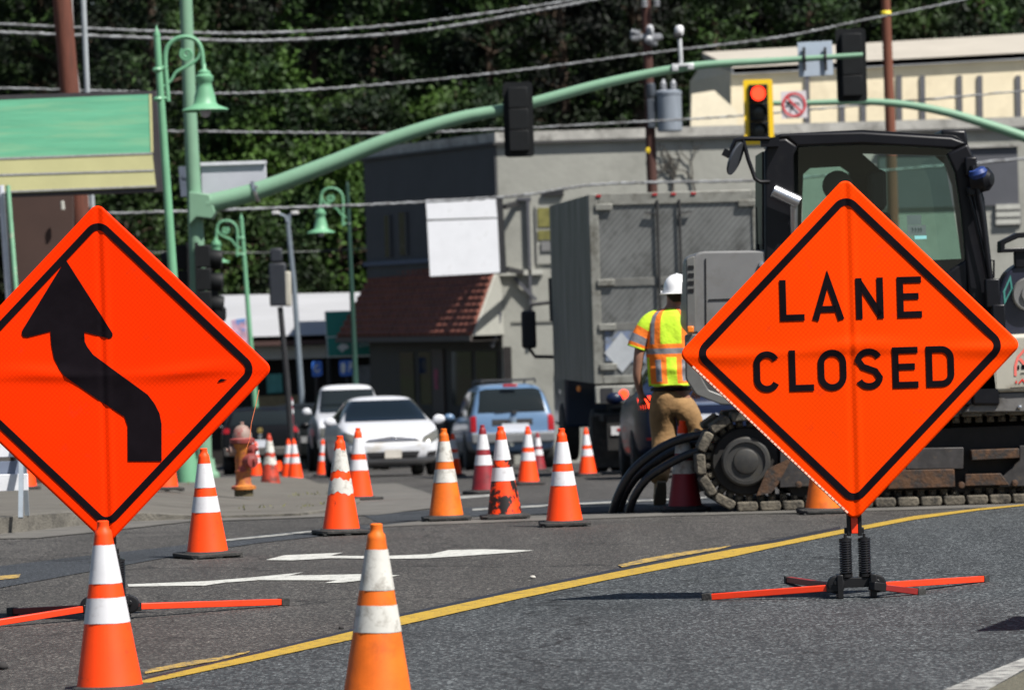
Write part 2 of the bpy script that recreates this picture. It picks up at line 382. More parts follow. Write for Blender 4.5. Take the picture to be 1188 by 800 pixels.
struct(ground_sheet('white_line', [(1094, 802), (1140, 783.5), (1188, 764.5), (1240, 745), (1240, 762), (1188, 778), (1146, 802)], M['paint_wo'], .008))
struct(ground_sheet('gravel_shoulder', [(1148, 801), (1190, 779), (1260, 757), (1500, 745), (1500, 860), (1100, 860)], mat('gravel', (.09, .085, .06), .95, var=.5, vs=40, bump=.6, bs=90), .0085), 'structure')

# pavement corner at the left, with kerb and gutter
kerb = [(-90, 608), (0, 600), (60, 594), (130, 588.5), (230, 585), (330, 582), (385, 576), (398, 569), (392, 560.5), (380, 553)]
kx = [((lambda r: (r.x, r.y))(ray_ground(a, b, .12))) for a, b in kerb]
back = [(kx[-1][0] - .1, 60), (kx[-1][0] - .6, 66), (-24, 66), (-24, kx[0][1] - 1)]
pv = ground_sheet('pavement', None, M['concrete'], 0, xy=kx + back, thick=.2, fn=ph); struct(pv)
def offset_in(ps, dd):
    out = []
    for i, p in enumerate(ps):
        a = Vector(ps[max(0, i - 1)]); b = Vector(ps[min(len(ps) - 1, i + 1)]); t = (b - a).normalized(); n = Vector((t.y, -t.x)); out.append((p[0] + n.x * dd, p[1] + n.y * dd))
    return out
outer = offset_in(kx, .16); inner = kx
struct(ground_sheet('kerb', None, fn=ph, m= mat('kerb_concrete', (.135, .125, .105), .9, var=.3, vs=3, bump=.5, bs=50, dirt=((.05, .046, .04), .48, .65, 4)), off=.003, xy=outer + inner[::-1], thick=.2))
g2 = offset_in(kx, .95)
struct(ground_sheet('gutter', None, M['gutter'], .006, xy=g2 + outer[::-1]))
# grass tufts in the joints of the pavement
bm = MB()
for (cx, cy, n) in ((300, 575, 14), (352, 562, 22), (366, 572, 14), (205, 562, 10), (100, 585, 14)):
    c = ray_ground(cx, cy, .13)
    for k in range(n):
        x = c.x + random.gauss(0, .12); y = c.y + random.gauss(0, .5); h = random.uniform(.015, .045); a = random.uniform(0, 6.3); z = gz(y) + ph(x) - .004
        dx, dy = .012 * math.cos(a), .012 * math.sin(a)
        bm.poly([(x - dx, y - dy, z), (x + dx, y + dy, z), (x + random.uniform(-.03, .03), y + random.uniform(-.03, .03), z + h)])
o = bm.build('grass', mat('dry_grass', (.10, .10, .03), .9, var=.4, vs=6), fixn=False); struct(o, 'stuff', 'dry weeds growing in the joints of the pavement')

# ================================================================ cones
def conemat(name, col, **k): return mat(name, col, k.pop('rough', .55), var=k.pop('var', .1), vs=k.pop('vs', 7), **k)
OR = conemat('cone_orange', (.96, .060, .003), spec=.3, dirt=((.30, .03, .008), .60, .76, 16))
ORF = conemat('cone_faded_orange', (.70, .135, .010), spec=.3, dirt=((.32, .06, .012), .5, .8, 6), var=.18)
ORD = conemat('cone_dark_red', (.22, .008, .014), dirt=((.10, .004, .008), .5, .75, 6))
ORS = conemat('cone_scuffed', (.93, .055, .003), spec=.3, dirt=((.012, .01, .01), .46, .50, 8), stretch=(1, 1, .7))
ORB = conemat('cone_sooty', (.42, .035, .012), dirt=((.09, .02, .012), .48, .62, 8))
WHT = mat('cone_white_sleeve', (.60, .60, .62), .45, var=.06, vs=9, dirt=((.38, .36, .36), .55, .8, 16))
WHD = mat('cone_dirty_sleeve', (.52, .51, .47), .6, var=.12, vs=9, dirt=((.22, .20, .17), .50, .68, 14))
RUB = mat('black_rubber', (.022, .022, .021), .8, var=.3, vs=9, bump=.3, bs=60, dirt=((.06, .055, .05), .5, .75, 12))
GREY = mat('cone_grey_tape', (.30, .31, .34), .5, var=.2, vs=10)
def cone(kind, body, sleeve, top=None, worn=False):
    root = thing('traffic_cone', kind, 'traffic cone', (0, -30, 0))
    b = MB(); b.lathe([(.020, .0), (.026, .0), (.027, .012), (.033, .02), (.036, .034), (.0362, .05)] if 0 else [(.136, .035), (.1345, .043), (.132, .05), (.0385, .632), (.036, .650), (.0335, .668), (.0255, .676), (.0235, .69), (.024, .706), (.019, .71), (.006, .71)], seg=40)
    b.build('cone_body', body, root, angle=50)
    if top:
        t = MB(); t.lathe([(.0492, .575), (.0402, .632), (.0377, .650), (.0352, .668), (.0272, .677), (.0252, .69), (.0257, .707), (.018, .7125), (.004, .7125)], seg=32); t.build('cone_tip', top, root, angle=50)
    def sleeve_(z0, z1, m, jag=0):
        s = MB(); n = 40; rings = []
        R = lambda z: .132 - (z - .05) * (.0935 / .582)
        for j in range(5):
            ring = []
            for k in range(n):
                z = z0 + (z1 - z0) * j / 4
                if jag: z += jag * (math.sin(k * .55 + z0 * 40) + .6 * math.sin(k * 1.7 + j)) * (1 if j in (0, 4) else .4)
                r = R(z) + .0022; ring.append((r * math.cos(2 * math.pi * k / n), r * math.sin(2 * math.pi * k / n), z))
            rings.append(ring)
        s.loft(rings, cap=False); s.build('reflective_sleeve', m, root, angle=80)
    sleeve_(.457, .612, sleeve, .008 if worn else .0006); sleeve_(.298, .400, sleeve, .011 if worn else .0006)
    p = MB(); h = .183; c = .035
    oc = [(-h + c, -h), (h - c, -h), (h, -h + c), (h, h - c), (h - c, h), (-h + c, h), (-h, h - c), (-h, -h + c)]
    p.prism([(x, y, .012) for x, y in oc], (0, 0, .024))
    for x, y in ((-.15, -.15), (.15, -.15), (.15, .15), (-.15, .15), (0, -.155), (0, .155), (-.155, 0), (.155, 0)): p.box((x, y, .0065), (.05, .05, .013))
    p.lathe([(.155, .036), (.15, .044), (.137, .047)], seg=32, cap=False)
    p.build('cone_base', RUB, root, bevel=.005)
    return root
protos = {
 'clean': cone('a', OR, WHT), 'faded': cone('b', ORF, WHD), 'worn': cone('c', OR, WHD, worn=True),
 'scuffed': cone('d', ORS, WHT, top=OR), 'red': cone('e', ORD, WHT, top=None), 'redtop': cone('f', ORD, WHD, top=OR), 'sooty': cone('g', ORB, WHD, worn=True)}
used = set()
def put_cone(kind, px, s, label, rz=0, lift=0, tilt=0):
    p = G(px, s, lift)
    src = protos[kind]
    if kind not in used:
        used.add(kind); r = src; r.location = p; r['label'] = label
    else: r = dup(src, p, rz, label)
    r.rotation_euler = (random.uniform(-.02, .02) + tilt, random.uniform(-.022, .022), rz); r['group'] = 'traffic cones closing the lane'
    return r
put_cone('clean', 128, 287, 'clean bright orange traffic cone in front of the black arrow sign', .1)
put_cone('faded', 438, 303, 'weathered orange traffic cone with dirty sleeves nearest the bottom edge, on the yellow line', .2)
put_cone('clean', 241, 179, 'bright orange cone on worn asphalt just right of the arrow sign', .5)
put_cone('worn', 396, 162, 'orange cone with torn crooked white sleeves', .3)
put_cone('clean', 417, 119, 'bright orange cone half hidden behind the cone with torn sleeves', .7)
put_cone('faded', 518, 151, 'faded brownish orange cone in front of the white sedan corner', .1)
put_cone('red', 562, 113, 'dark red cone with white sleeves between the faded and the black smeared cone', .4)
put_cone('scuffed', 586, 151, 'orange cone with its lower body smeared black', .1)
put_cone('clean', 613, 96, 'orange cone standing just behind the gap between smeared cone and clean cone', .2)
put_cone('red', 625, 64, 'small dark red cone in shade under the right tail light of the blue SUV', .3)
put_cone('clean', 655, 160, 'clean orange cone in front of the box truck, large and alone', .05)
put_cone('clean', 682, 79, 'small orange cone beside the rear wheels of the box truck', .1)
put_cone('clean', 343, 69, 'front one of two overlapping orange cones left of the white sedan', .1)
put_cone('clean', 335, 68, 'rear one of two overlapping orange cones, its left edge showing', .5)
put_cone('clean', 375, 60, 'small orange cone directly left of the white sedan headlight', .2)
put_cone('sooty', 314, 87, 'dirty dark orange cone on the pavement right of the fire hydrant', .2, .03)
put_cone('clean', 322, 48, 'tiny orange cone behind the dirty cone, by the black car bumper', .2)
put_cone('clean', 297, 58, 'orange cone on the road just behind the fire hydrant', .2)
put_cone('clean', 192, 112, 'orange cone on the pavement mostly hidden by the arrow sign edge', .2, .125)
put_cone('clean', 209, 75, 'small orange cone at the foot of the green mast pole', .2, .125)
put_cone('redtop', 795, 148, 'dark red cone with orange tip standing behind the black hoses', .1)
put_cone('faded', 955, 155, 'orange cone mostly covered by the lower edge of the LANE CLOSED sign', .1)
put_cone('clean', 30, 96, 'orange cone behind the striped barricade legs at far left', .1, .125)
put_cone('clean', 527, 70, 'thin sliver of orange cone seen behind the faded cone', .1)

# ================================================================ portable roll-up signs
def signmat(name, col):
    m = bpy.data.materials.new(name); m.use_nodes = True; nt = m.node_tree; L = nt.links; b = nt.nodes['Principled BSDF']
    b.inputs['Roughness'].default_value = .5; b.inputs['Specular IOR Level'].default_value = .06
    tc = _n(nt, 'ShaderNodeTexCoord'); sx = _n(nt, 'ShaderNodeSeparateXYZ'); L.new(tc.outputs['Object'], sx.inputs[0])
    # woven diamond grid of the retroreflective vinyl
    def wave(sgn):
        a = _n(nt, 'ShaderNodeMath', operation='MULTIPLY'); a.inputs[1].default_value = sgn; L.new(sx.outputs['Z'], a.inputs[0])
        c = _n(nt, 'ShaderNodeMath', operation='ADD'); L.new(sx.outputs['X'], c.inputs[0]); L.new(a.outputs[0], c.inputs[1])
        s = _n(nt, 'ShaderNodeMath', operation='MULTIPLY'); s.inputs[1].default_value = 40; L.new(c.outputs[0], s.inputs[0])
        f = _n(nt, 'ShaderNodeMath', operation='FRACT'); L.new(s.outputs[0], f.inputs[0])
        g = _n(nt, 'ShaderNodeMath', operation='LESS_THAN'); g.inputs[1].default_value = .22; L.new(f.outputs[0], g.inputs[0]); return g
    g1, g2 = wave(1), wave(-1)
    mxm = _n(nt, 'ShaderNodeMath', operation='MAXIMUM'); L.new(g1.outputs[0], mxm.inputs[0]); L.new(g2.outputs[0], mxm.inputs[1])
    no = _n(nt, 'ShaderNodeTexNoise'); no.inputs['Scale'].default_value = 3.2; no.inputs['Detail'].default_value = 5; L.new(tc.outputs['Object'], no.inputs['Vector'])
    mx0 = _n(nt, 'ShaderNodeMix', data_type='RGBA'); L.new(no.outputs['Fac'], mx0.inputs[0]); mx0.inputs[6].default_value = [c * .94 for c in col] + [1]; mx0.inputs[7].default_value = [min(1.0, c * 1.06) for c in col] + [1]
    mul = _n(nt, 'ShaderNodeMath', operation='MULTIPLY'); mul.inputs[1].default_value = .42; L.new(mxm.outputs[0], mul.inputs[0])
    mx = _n(nt, 'ShaderNodeMix', data_type='RGBA'); L.new(mul.outputs[0], mx.inputs[0]); L.new(mx0.outputs[2], mx.inputs[6]); mx.inputs[7].default_value = [col[0] * .70, col[1] * .4, col[2] * .5, 1]
    # scuffs and grime rubbed into the vinyl
    ng_ = _n(nt, 'ShaderNodeTexNoise'); ng_.inputs['Scale'].default_value = 7; ng_.inputs['Detail'].default_value = 9; ng_.inputs['Roughness'].default_value = .75; L.new(tc.outputs['Object'], ng_.inputs['Vector'])
    gm = _n(nt, 'ShaderNodeMapRange'); gm.inputs[1].default_value = .60; gm.inputs[2].default_value = .74; gm.inputs[4].default_value = .5; L.new(ng_.outputs['Fac'], gm.inputs[0])
    mg = _n(nt, 'ShaderNodeMix', data_type='RGBA'); L.new(gm.outputs[0], mg.inputs[0]); L.new(mx.outputs[2], mg.inputs[6]); mg.inputs[7].default_value = [col[0] * .55, .03, .01, 1]
    L.new(mg.outputs[2], b.inputs['Base Color'])
    return m
SGR = signmat('sign_orange', (1.0, .058, .0)); SGL = signmat('sign_red_orange', (1.0, .035, .0))
BLK = mat('sign_black', (.008, .006, .008), .8, var=.25, vs=6, spec=.02)
BMT = mat('black_steel', (.008, .008, .009), .45, var=.2, vs=8, spec=.35)
LEG = mat('orange_leg_paint', (.85, .045, .008), .4, var=.08, vs=8, dirt=((.25, .02, .01), .62, .72, 20))
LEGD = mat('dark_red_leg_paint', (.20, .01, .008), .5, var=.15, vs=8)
SPR = mat('spring_steel', (.02, .02, .022), .25, .4, var=.2)
def wrinkle(u, v, seed):
    y = .010 * math.exp(-((v - .02 * math.sin(u * 5 + seed)) / .035) ** 2) * (.6 + .4 * math.sin(u * 9 + seed))
    y += -.005 * math.exp(-(u / .012) ** 2) + .004 * math.exp(-((u - .03) / .014) ** 2) + .0015 * math.exp(-((v + .01) / .012) ** 2)
    y += .004 * math.sin(u * 4.2 + v * 3.1 + seed) + .0025 * math.sin(u * 13 - v * 9 + seed * 2)
    return y
def diamond(root, cz, hd, seed, m, name='sign_panel'):
    """48 inch diamond with rounded corners as a fine grid; returns fr(u,v,off)"""
    tilt = .0
    def fr(u, v, off): return Vector((u, -.03 - off - wrinkle(u, v, seed), cz + v))
    n = 96; b = MB(); side = hd * math.sqrt(2); rc = .045
    def rnd(a, c):
        # square (a,c) in [-1,1]^2 -> rounded corners
        x, y = a * side / 2, c * side / 2; lim = side / 2 - rc
        if abs(x) > lim and abs(y) > lim:
            dx, dy = abs(x) - lim, abs(y) - lim; mxd = max(dx, dy); L_ = math.hypot(dx, dy)
            if L_ > 0: dx, dy = dx * mxd / L_, dy * mxd / L_
            x = math.copysign(lim + dx, x); y = math.copysign(lim + dy, y)
        return (x - y) / math.sqrt(2), (x + y) / math.sqrt(2)
    V = [[b.bm.verts.new(fr(*rnd(-1 + 2 * i / n, -1 + 2 * j / n), 0)) for i in range(n + 1)] for j in range(n + 1)]
    for j in range(n):
        for i in range(n): b._f([V[j][i], V[j][i + 1], V[j + 1][i + 1], V[j + 1][i]])
    p = b.build(name, m, root, angle=180, fixn=False, solid=0)
    me = p.data
    if me.polygons[0].normal.y > 0: me.flip_normals()
    md = p.modifiers.new('t', 'SOLIDIFY'); md.thickness = .003; md.offset = -1
    return fr, p
def fine(mb, maxlen=.02):
    for _ in range(8):
        es = [e for e in mb.bm.edges if e.calc_length() > maxlen]
        if not es: break
        bmesh.ops.subdivide_edges(mb.bm, edges=es, cuts=1); bmesh.ops.triangulate(mb.bm, faces=mb.bm.faces)
def snap(mb, fr, off):
    for v in mb.bm.verts:
        q = fr(v.co.x, v.co.z, off); v.co = q
def marks(root, panel, fr, draw, name, off=.0035):
    b = MB(); draw(b); b.bm.normal_update(); bmesh.ops.triangulate(b.bm, faces=b.bm.faces); fine(b); snap(b, lambda u, z, o: fr(u, z, o), off)
    for f in b.bm.faces: f.normal_update()
    b.build(name, BLK, panel, angle=180)
flat = lambda u, v, off: Vector((u, off, v))
def border(b, hd, inset, wd, rc):
    def ring(r):
        out = []
        for q in range(4):
            a0 = q * 90
            cx = (r - rc * math.sqrt(2)) * math.cos(math.radians(a0)); cy = (r - rc * math.sqrt(2)) * math.sin(math.radians(a0))
            for k in range(9):
                a = math.radians(a0 - 45 + 90 * k / 8); out.append((cx + rc * math.cos(a), cy + rc * math.sin(a)))
        return out
    o_ = ring(hd - inset); rc2 = rc - wd
    def ring2(r, rcx):
        out = []
        for q in range(4):
            a0 = q * 90
            for k in range(9):
                cx = (r - rcx * math.sqrt(2)) * math.cos(math.radians(a0)); cy = (r - rcx * math.sqrt(2)) * math.sin(math.radians(a0))
                a = math.radians(a0 - 45 + 90 * k / 8); out.append((cx + rcx * math.cos(a), cy + rcx * math.sin(a)))
        return out
    i_ = ring2(hd - inset - wd * math.sqrt(2), max(.012, rc2))
    n = len(o_)
    for k in range(n):
        j = (k + 1) % n; b.poly([flat(*o_[k], 0), flat(*o_[j], 0), flat(*i_[j], 0), flat(*i_[k], 0)])
def stand(root, legs, zb):
    """spring stand under a diamond whose bottom corner is at height zb; legs: list of (tip xy local, colour)"""
    b = MB(); b.box((0, .02, .082), (.20, .05, .05)); b.box((-.085, 0, .065), (.03, .11, .12)); b.box((.085, 0, .065), (.03, .11, .12))
    b.lathe([(.040, -.022), (.046, -.018), (.046, .018), (.040, .022)], (-.105, -.01, .075), 20, (0, 1, 0)); b.lathe([(.040, -.022), (.046, -.018), (.046, .018), (.040, .022)], (.105, -.01, .075), 20, (0, 1, 0))
    for x in (-.105, .105):
        b.lathe([(.014, 0), (.014, .012), (.006, .012)], (x, -.035, .085), 8, (0, -1, 0))
    b.build('base_bracket', BMT, root, bevel=.004)
    for sx in (-.048, .048):
        b = MB(); pts = []
        for k in range(14 * 12 + 1):
            a = 2 * math.pi * k / 12; pts.append((sx + .029 * math.cos(a), .02 + .029 * math.sin(a), .125 + k / 12 * .0122))
        b.tube(pts, .0056, 6); b.cyl((sx, .02, .12), (sx, .02, .31), .018, seg=10)
        b.cyl((sx, .02, .292), (sx, .02, .306), .033, seg=16); b.cyl((sx, .02, .11), (sx, .02, .124), .033, seg=16); b.cyl((sx, .02, .306), (sx, .02, .328), .008, seg=8)
        b.build('coil_spring', SPR, root)
    b = MB(); b.box((0, .02, (zb + .33) / 2 + .02), (.034, .03, zb - .29)); b.build('mast', LEG, root, bevel=.003)
    b = MB(); b.box((.028, .03, zb - .01), (.02, .04, .16)); b.box((-.028, .03, zb - .01), (.02, .04, .16)); b.box((0, .045, .345), (.10, .03, .03)); b.box((0, .005, zb + .03), (.07, .03, .05)); b.build('mast_clamp', BMT, root, bevel=.003)
    b = MB(); b.box((0, .035, zb + .86), (.03, .006, 1.66)); b.box((0, .029, zb + .86), (1.64, .005, .03)); b.build('cross_brace', BMT, root)
    for (sx, sy, tx, ty, tz, c) in legs:
        p0 = Vector((sx, sy, .06)); p1 = Vector((tx, ty, tz + .02)); d = (p1 - p0).normalized()
        b = MB(); b.bar(p0, p1, .032, .032); l = b.build('leg', c, root, bevel=.003)
        b = MB(); b.bar(p1 - d * .002, p1 + d * .05, .044, .042); b.build('foot_cap', RUB, l, bevel=.004)
        b = MB(); b.bar(p0 - d * .05, p0 + d * .03, .05, .044); b.build('leg_socket', BMT, l, bevel=.004)

# --- LANE CLOSED sign
dR = F / 228; cR = W(985.5, 405, dR); bR = Vector((cR.x, dR, gz(dR)))
rR = thing('portable_sign', 'orange diamond sign reading LANE CLOSED on a spring stand', 'road sign', bR, 0, 'portable diamond signs on spring stands')
hz = cR.z - bR.z; fr, pan = diamond(rR, hz, .874, 1.3, SGR)
def uv(px, py, c, s):
    a = ROLL; dx, dy = (px - c[0]) / s, (c[1] - py) / s
    return (dx * math.cos(a) + dy * math.sin(a), -dx * math.sin(a) + dy * math.cos(a))
def text_lc(b):
    s = 228.; c = (985.5, 405); t = 7.5 / s
    for ch, x0, x1, y0, y1 in (('L', 903.8, 932.5, 324.5, 372.3), ('A', 940.5, 979, 323.5, 371.5), ('N', 991.5, 1024.6, 322, 370), ('E', 1039.5, 1069, 320.8, 368.5),
                               ('C', 873.6, 905, 406.8, 455), ('L', 914.5, 944, 406, 453.2), ('O', 947.8, 982, 404.8, 453.2), ('S', 991, 1023.8, 403.4, 452), ('E', 1034, 1064.8, 402, 450), ('D', 1073, 1106.8, 400.8, 448.8)):
        u0, v0 = uv((x0 + x1) / 2, (y0 + y1) / 2, c, s); w_, h_ = (x1 - x0 - 1) / s, 47.6 / s
        if ch == 'L': w_ = 28.4 / s
        for q, st in enumerate(letter(ch, u0 - w_ / 2, v0 - h_ / 2, w_, h_, t)): stroke(b, st, t, 0, flat)
marks(rR, pan, fr, text_lc, 'lettering'); marks(rR, pan, fr, lambda b: border(b, .86, .062, .036, .075), 'black_border')
def gl(px, py, root): 
    p = ray_ground(px, py); return p - root.location
t1, t2, t3, t4 = gl(826, 696.5, rR), gl(1139, 676, rR), gl(1063, 690.5, rR), gl(916, 677, rR)
stand(rR, [(-.12, -.01, t1.x, t1.y, 0, LEG), (.12, .04, t2.x, t2.y, 0, LEG), (.11, -.06, t3.x, t3.y, 0, LEGD), (-.10, .06, t4.x, t4.y, 0, LEGD)], hz - .86)
# edge glint painted as pale dashes along the lower left edge
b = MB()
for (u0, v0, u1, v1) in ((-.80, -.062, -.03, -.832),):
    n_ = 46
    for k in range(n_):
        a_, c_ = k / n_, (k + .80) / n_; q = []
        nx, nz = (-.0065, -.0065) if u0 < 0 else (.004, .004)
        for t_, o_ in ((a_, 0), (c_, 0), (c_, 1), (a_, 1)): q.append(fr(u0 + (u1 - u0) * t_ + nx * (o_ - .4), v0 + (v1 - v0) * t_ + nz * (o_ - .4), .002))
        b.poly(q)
b.build('edge_glint', mat('painted_glint', (.95, .55, .42), .35, var=.3, vs=30), pan, fixn=False)
# --- arrow sign
dL = F / 227; cL = W(119.5, 433, dL); bL = Vector((cL.x, dL, gz(dL)))
rL = thing('portable_sign', 'orange diamond sign with black curving arrow, on a spring stand', 'road sign', bL, 0, 'portable diamond signs on spring stands')
hzL = cL.z - bL.z; fr2, pan2 = diamond(rL, hzL, .874, 4.1, SGL)
def arrow(b):
    px = [(77, 301), (131.3, 386.5), (131.2, 390.5), (127.5, 392.6), (98.5, 385), (99, 396), (101.5, 401.5), (108.6, 411), (135, 430.5), (161.6, 450), (172, 457.5), (180, 468), (185.6, 479), (188, 491), (188, 534.5), (149, 534.5), (148.7, 493.5), (145, 483), (115, 463.5), (83.3, 441.6), (75.5, 435.5), (69.4, 427.8), (63.5, 415.5), (60.4, 400), (59.3, 384.3), (32.8, 391.2), (28, 390.5), (26.2, 387.5), (26.8, 383)]
    b.poly([flat(*uv(x, y, (119.5, 433), 227.), 0) for x, y in px])
marks(rL, pan2, fr2, arrow, 'black_arrow'); marks(rL, pan2, fr2, lambda b: border(b, .86, .062, .036, .075), 'black_border')
t1, t2 = gl(-14, 728, rL), gl(325, 702.5, rL)
stand(rL, [(-.12, -.01, t1.x, t1.y, 0, LEG), (.12, .04, t2.x, t2.y, 0, LEG), (.05, -.06, .04, -.72, 0, LEGD), (-.10, .06, -.55, .55, 0, LEGD)], hzL - .86)
marks(rL, pan2, fr2, lambda b: [b.poly([flat(*uv(x, y, (119.5, 433), 227.), 0) for x, y in q]) for q in (((253, 442), (257, 439), (264, 440), (260, 441.5), (254, 443)), ((93, 392), (98, 389.5), (99, 391.5), (95, 395)))], 'scuff_mark')
b = MB(); c0 = uv(301, 452, (119.5, 433), 227.); pts = [(c0[0] + a, -.03, hzL + c0[1] + z) for a, z in ((0, 0), (-.02, -.08), (-.045, -.17), (-.055, -.25), (-.075, -.30))]
for p, q, w_ in zip(pts, pts[1:], (.028, .022, .014, .006)): b.bar(p, q, w_, .002)
b.build('tie_strap', mat('strap_orange', (.9, .22, .08), .6), rL)
# striped barricade at far left
pB = W(14, 590, F / 150); pB.z = gz(pB.y) + .125
rB = thing('barricade', 'folding barricade with white boards and steel legs at the left edge', 'barricade', pB)
WB = mat('barricade_white', (.7, .71, .74), .6, var=.1, dirt=((.4, .4, .42), .55, .7, 6)); SG = mat('galvanised_steel', (.28, .32, .36), .5, .3, var=.15)
for z0, h in ((.20, .13), (.46, .15)):
    b = MB(); b.box((-.42, -.05 + z0 * .3, z0 + h / 2), (1.1, .02, h)); b.build('board', WB, rB, bevel=.004)
for x in (.09, -.9):
    for sy in (-1, 1):
        b = MB(); b.bar((x, sy * .22, 0), (x, sy * .03 + .06, .68), .035, .035); b.build('leg', SG, rB)
b = MB(); b.box((-.4, .05, .37), (1.0, .02, .12)); b.build('gap_fill', mat('gap_shade', (.16, .19, .26), .7), rB)  # fills the blue-grey gap between the boards, shade put into its colour

# a third stand just outside the frame; its long shadow falls across the road at the lower right
ro = dup(rR, Vector((3.48, 19.35, 0)), .55, 'portable diamond sign standing just beyond the right edge, only its shadow in view')

for px, py, r_, lab in ((618, 671, .016, 'pale pebble on the asphalt above the yellow line'), (396, 730, .014, 'dark stone touching the tar strip beside the yellow line'), (2, 776, .03, 'dark lump on the road at the lower left edge')):
    p = ray_ground(px, py); b = MB(); b.lathe([(.001, 0), (r_ * .9, 0), (r_, r_ * .35), (r_ * .7, r_ * .9), (.001, r_)], (p.x, p.y, gz(p.y) + .004), 9)
    for v in b.bm.verts: v.co += Vector((random.uniform(-1, 1), random.uniform(-1, 1), 0)) * r_ * .18
    tag(b.build('pebble', mat('stone', (.35, .33, .30) if px == 618 else (.02, .018, .018), .9, var=.3), None, angle=180), lab, 'pebble')
# ================================================================ excavator (side-on, beyond the lane)
DE = 33.1; sE = F / DE
XB = Vector((W(1040, 590, DE).x, DE, gz(DE)))
exc = thing('excavator', 'tracked excavator with black cab and grey counterweight behind the LANE CLOSED sign', 'excavator', XB)
MUD = mat('dusty_track', (.115, .10, .075), .9, var=.4, vs=9, bump=.5, bs=40, dirt=((.03, .027, .022), .45, .62, 12))
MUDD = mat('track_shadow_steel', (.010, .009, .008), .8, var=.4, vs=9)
RST = mat('rusty_steel', (.085, .042, .02), .75, .2, var=.4, vs=7, bump=.3, bs=40, dirt=((.03, .026, .024), .45, .6, 9))
FRM = mat('scraped_frame_steel', (.045, .042, .042), .55, .3, var=.4, vs=10, dirt=((.10, .08, .06), .55, .75, 14))
BEI = mat('cream_enamel', (.40, .38, .32), .45, var=.12, vs=3, dirt=((.14, .11, .07), .52, .75, 5))
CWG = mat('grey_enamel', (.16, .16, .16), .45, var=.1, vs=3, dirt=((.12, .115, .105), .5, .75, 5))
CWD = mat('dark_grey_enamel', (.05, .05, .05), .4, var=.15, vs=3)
CAB = mat('black_cab_paint', (.005, .005, .007), .38, var=.2, vs=4, spec=.3, dirt=((.015, .015, .015), .55, .8, 6))
CABG = glass_clear('cab_glass', (.74, .88, .82), .04)
SEAT = mat('seat_fabric', (.03, .032, .035), .8, var=.2)
CHR = mat('brushed_metal', (.55, .56, .58), .28, .9, var=.1)
def E(pts, d): return [W(x, y, d) for x, y in pts]
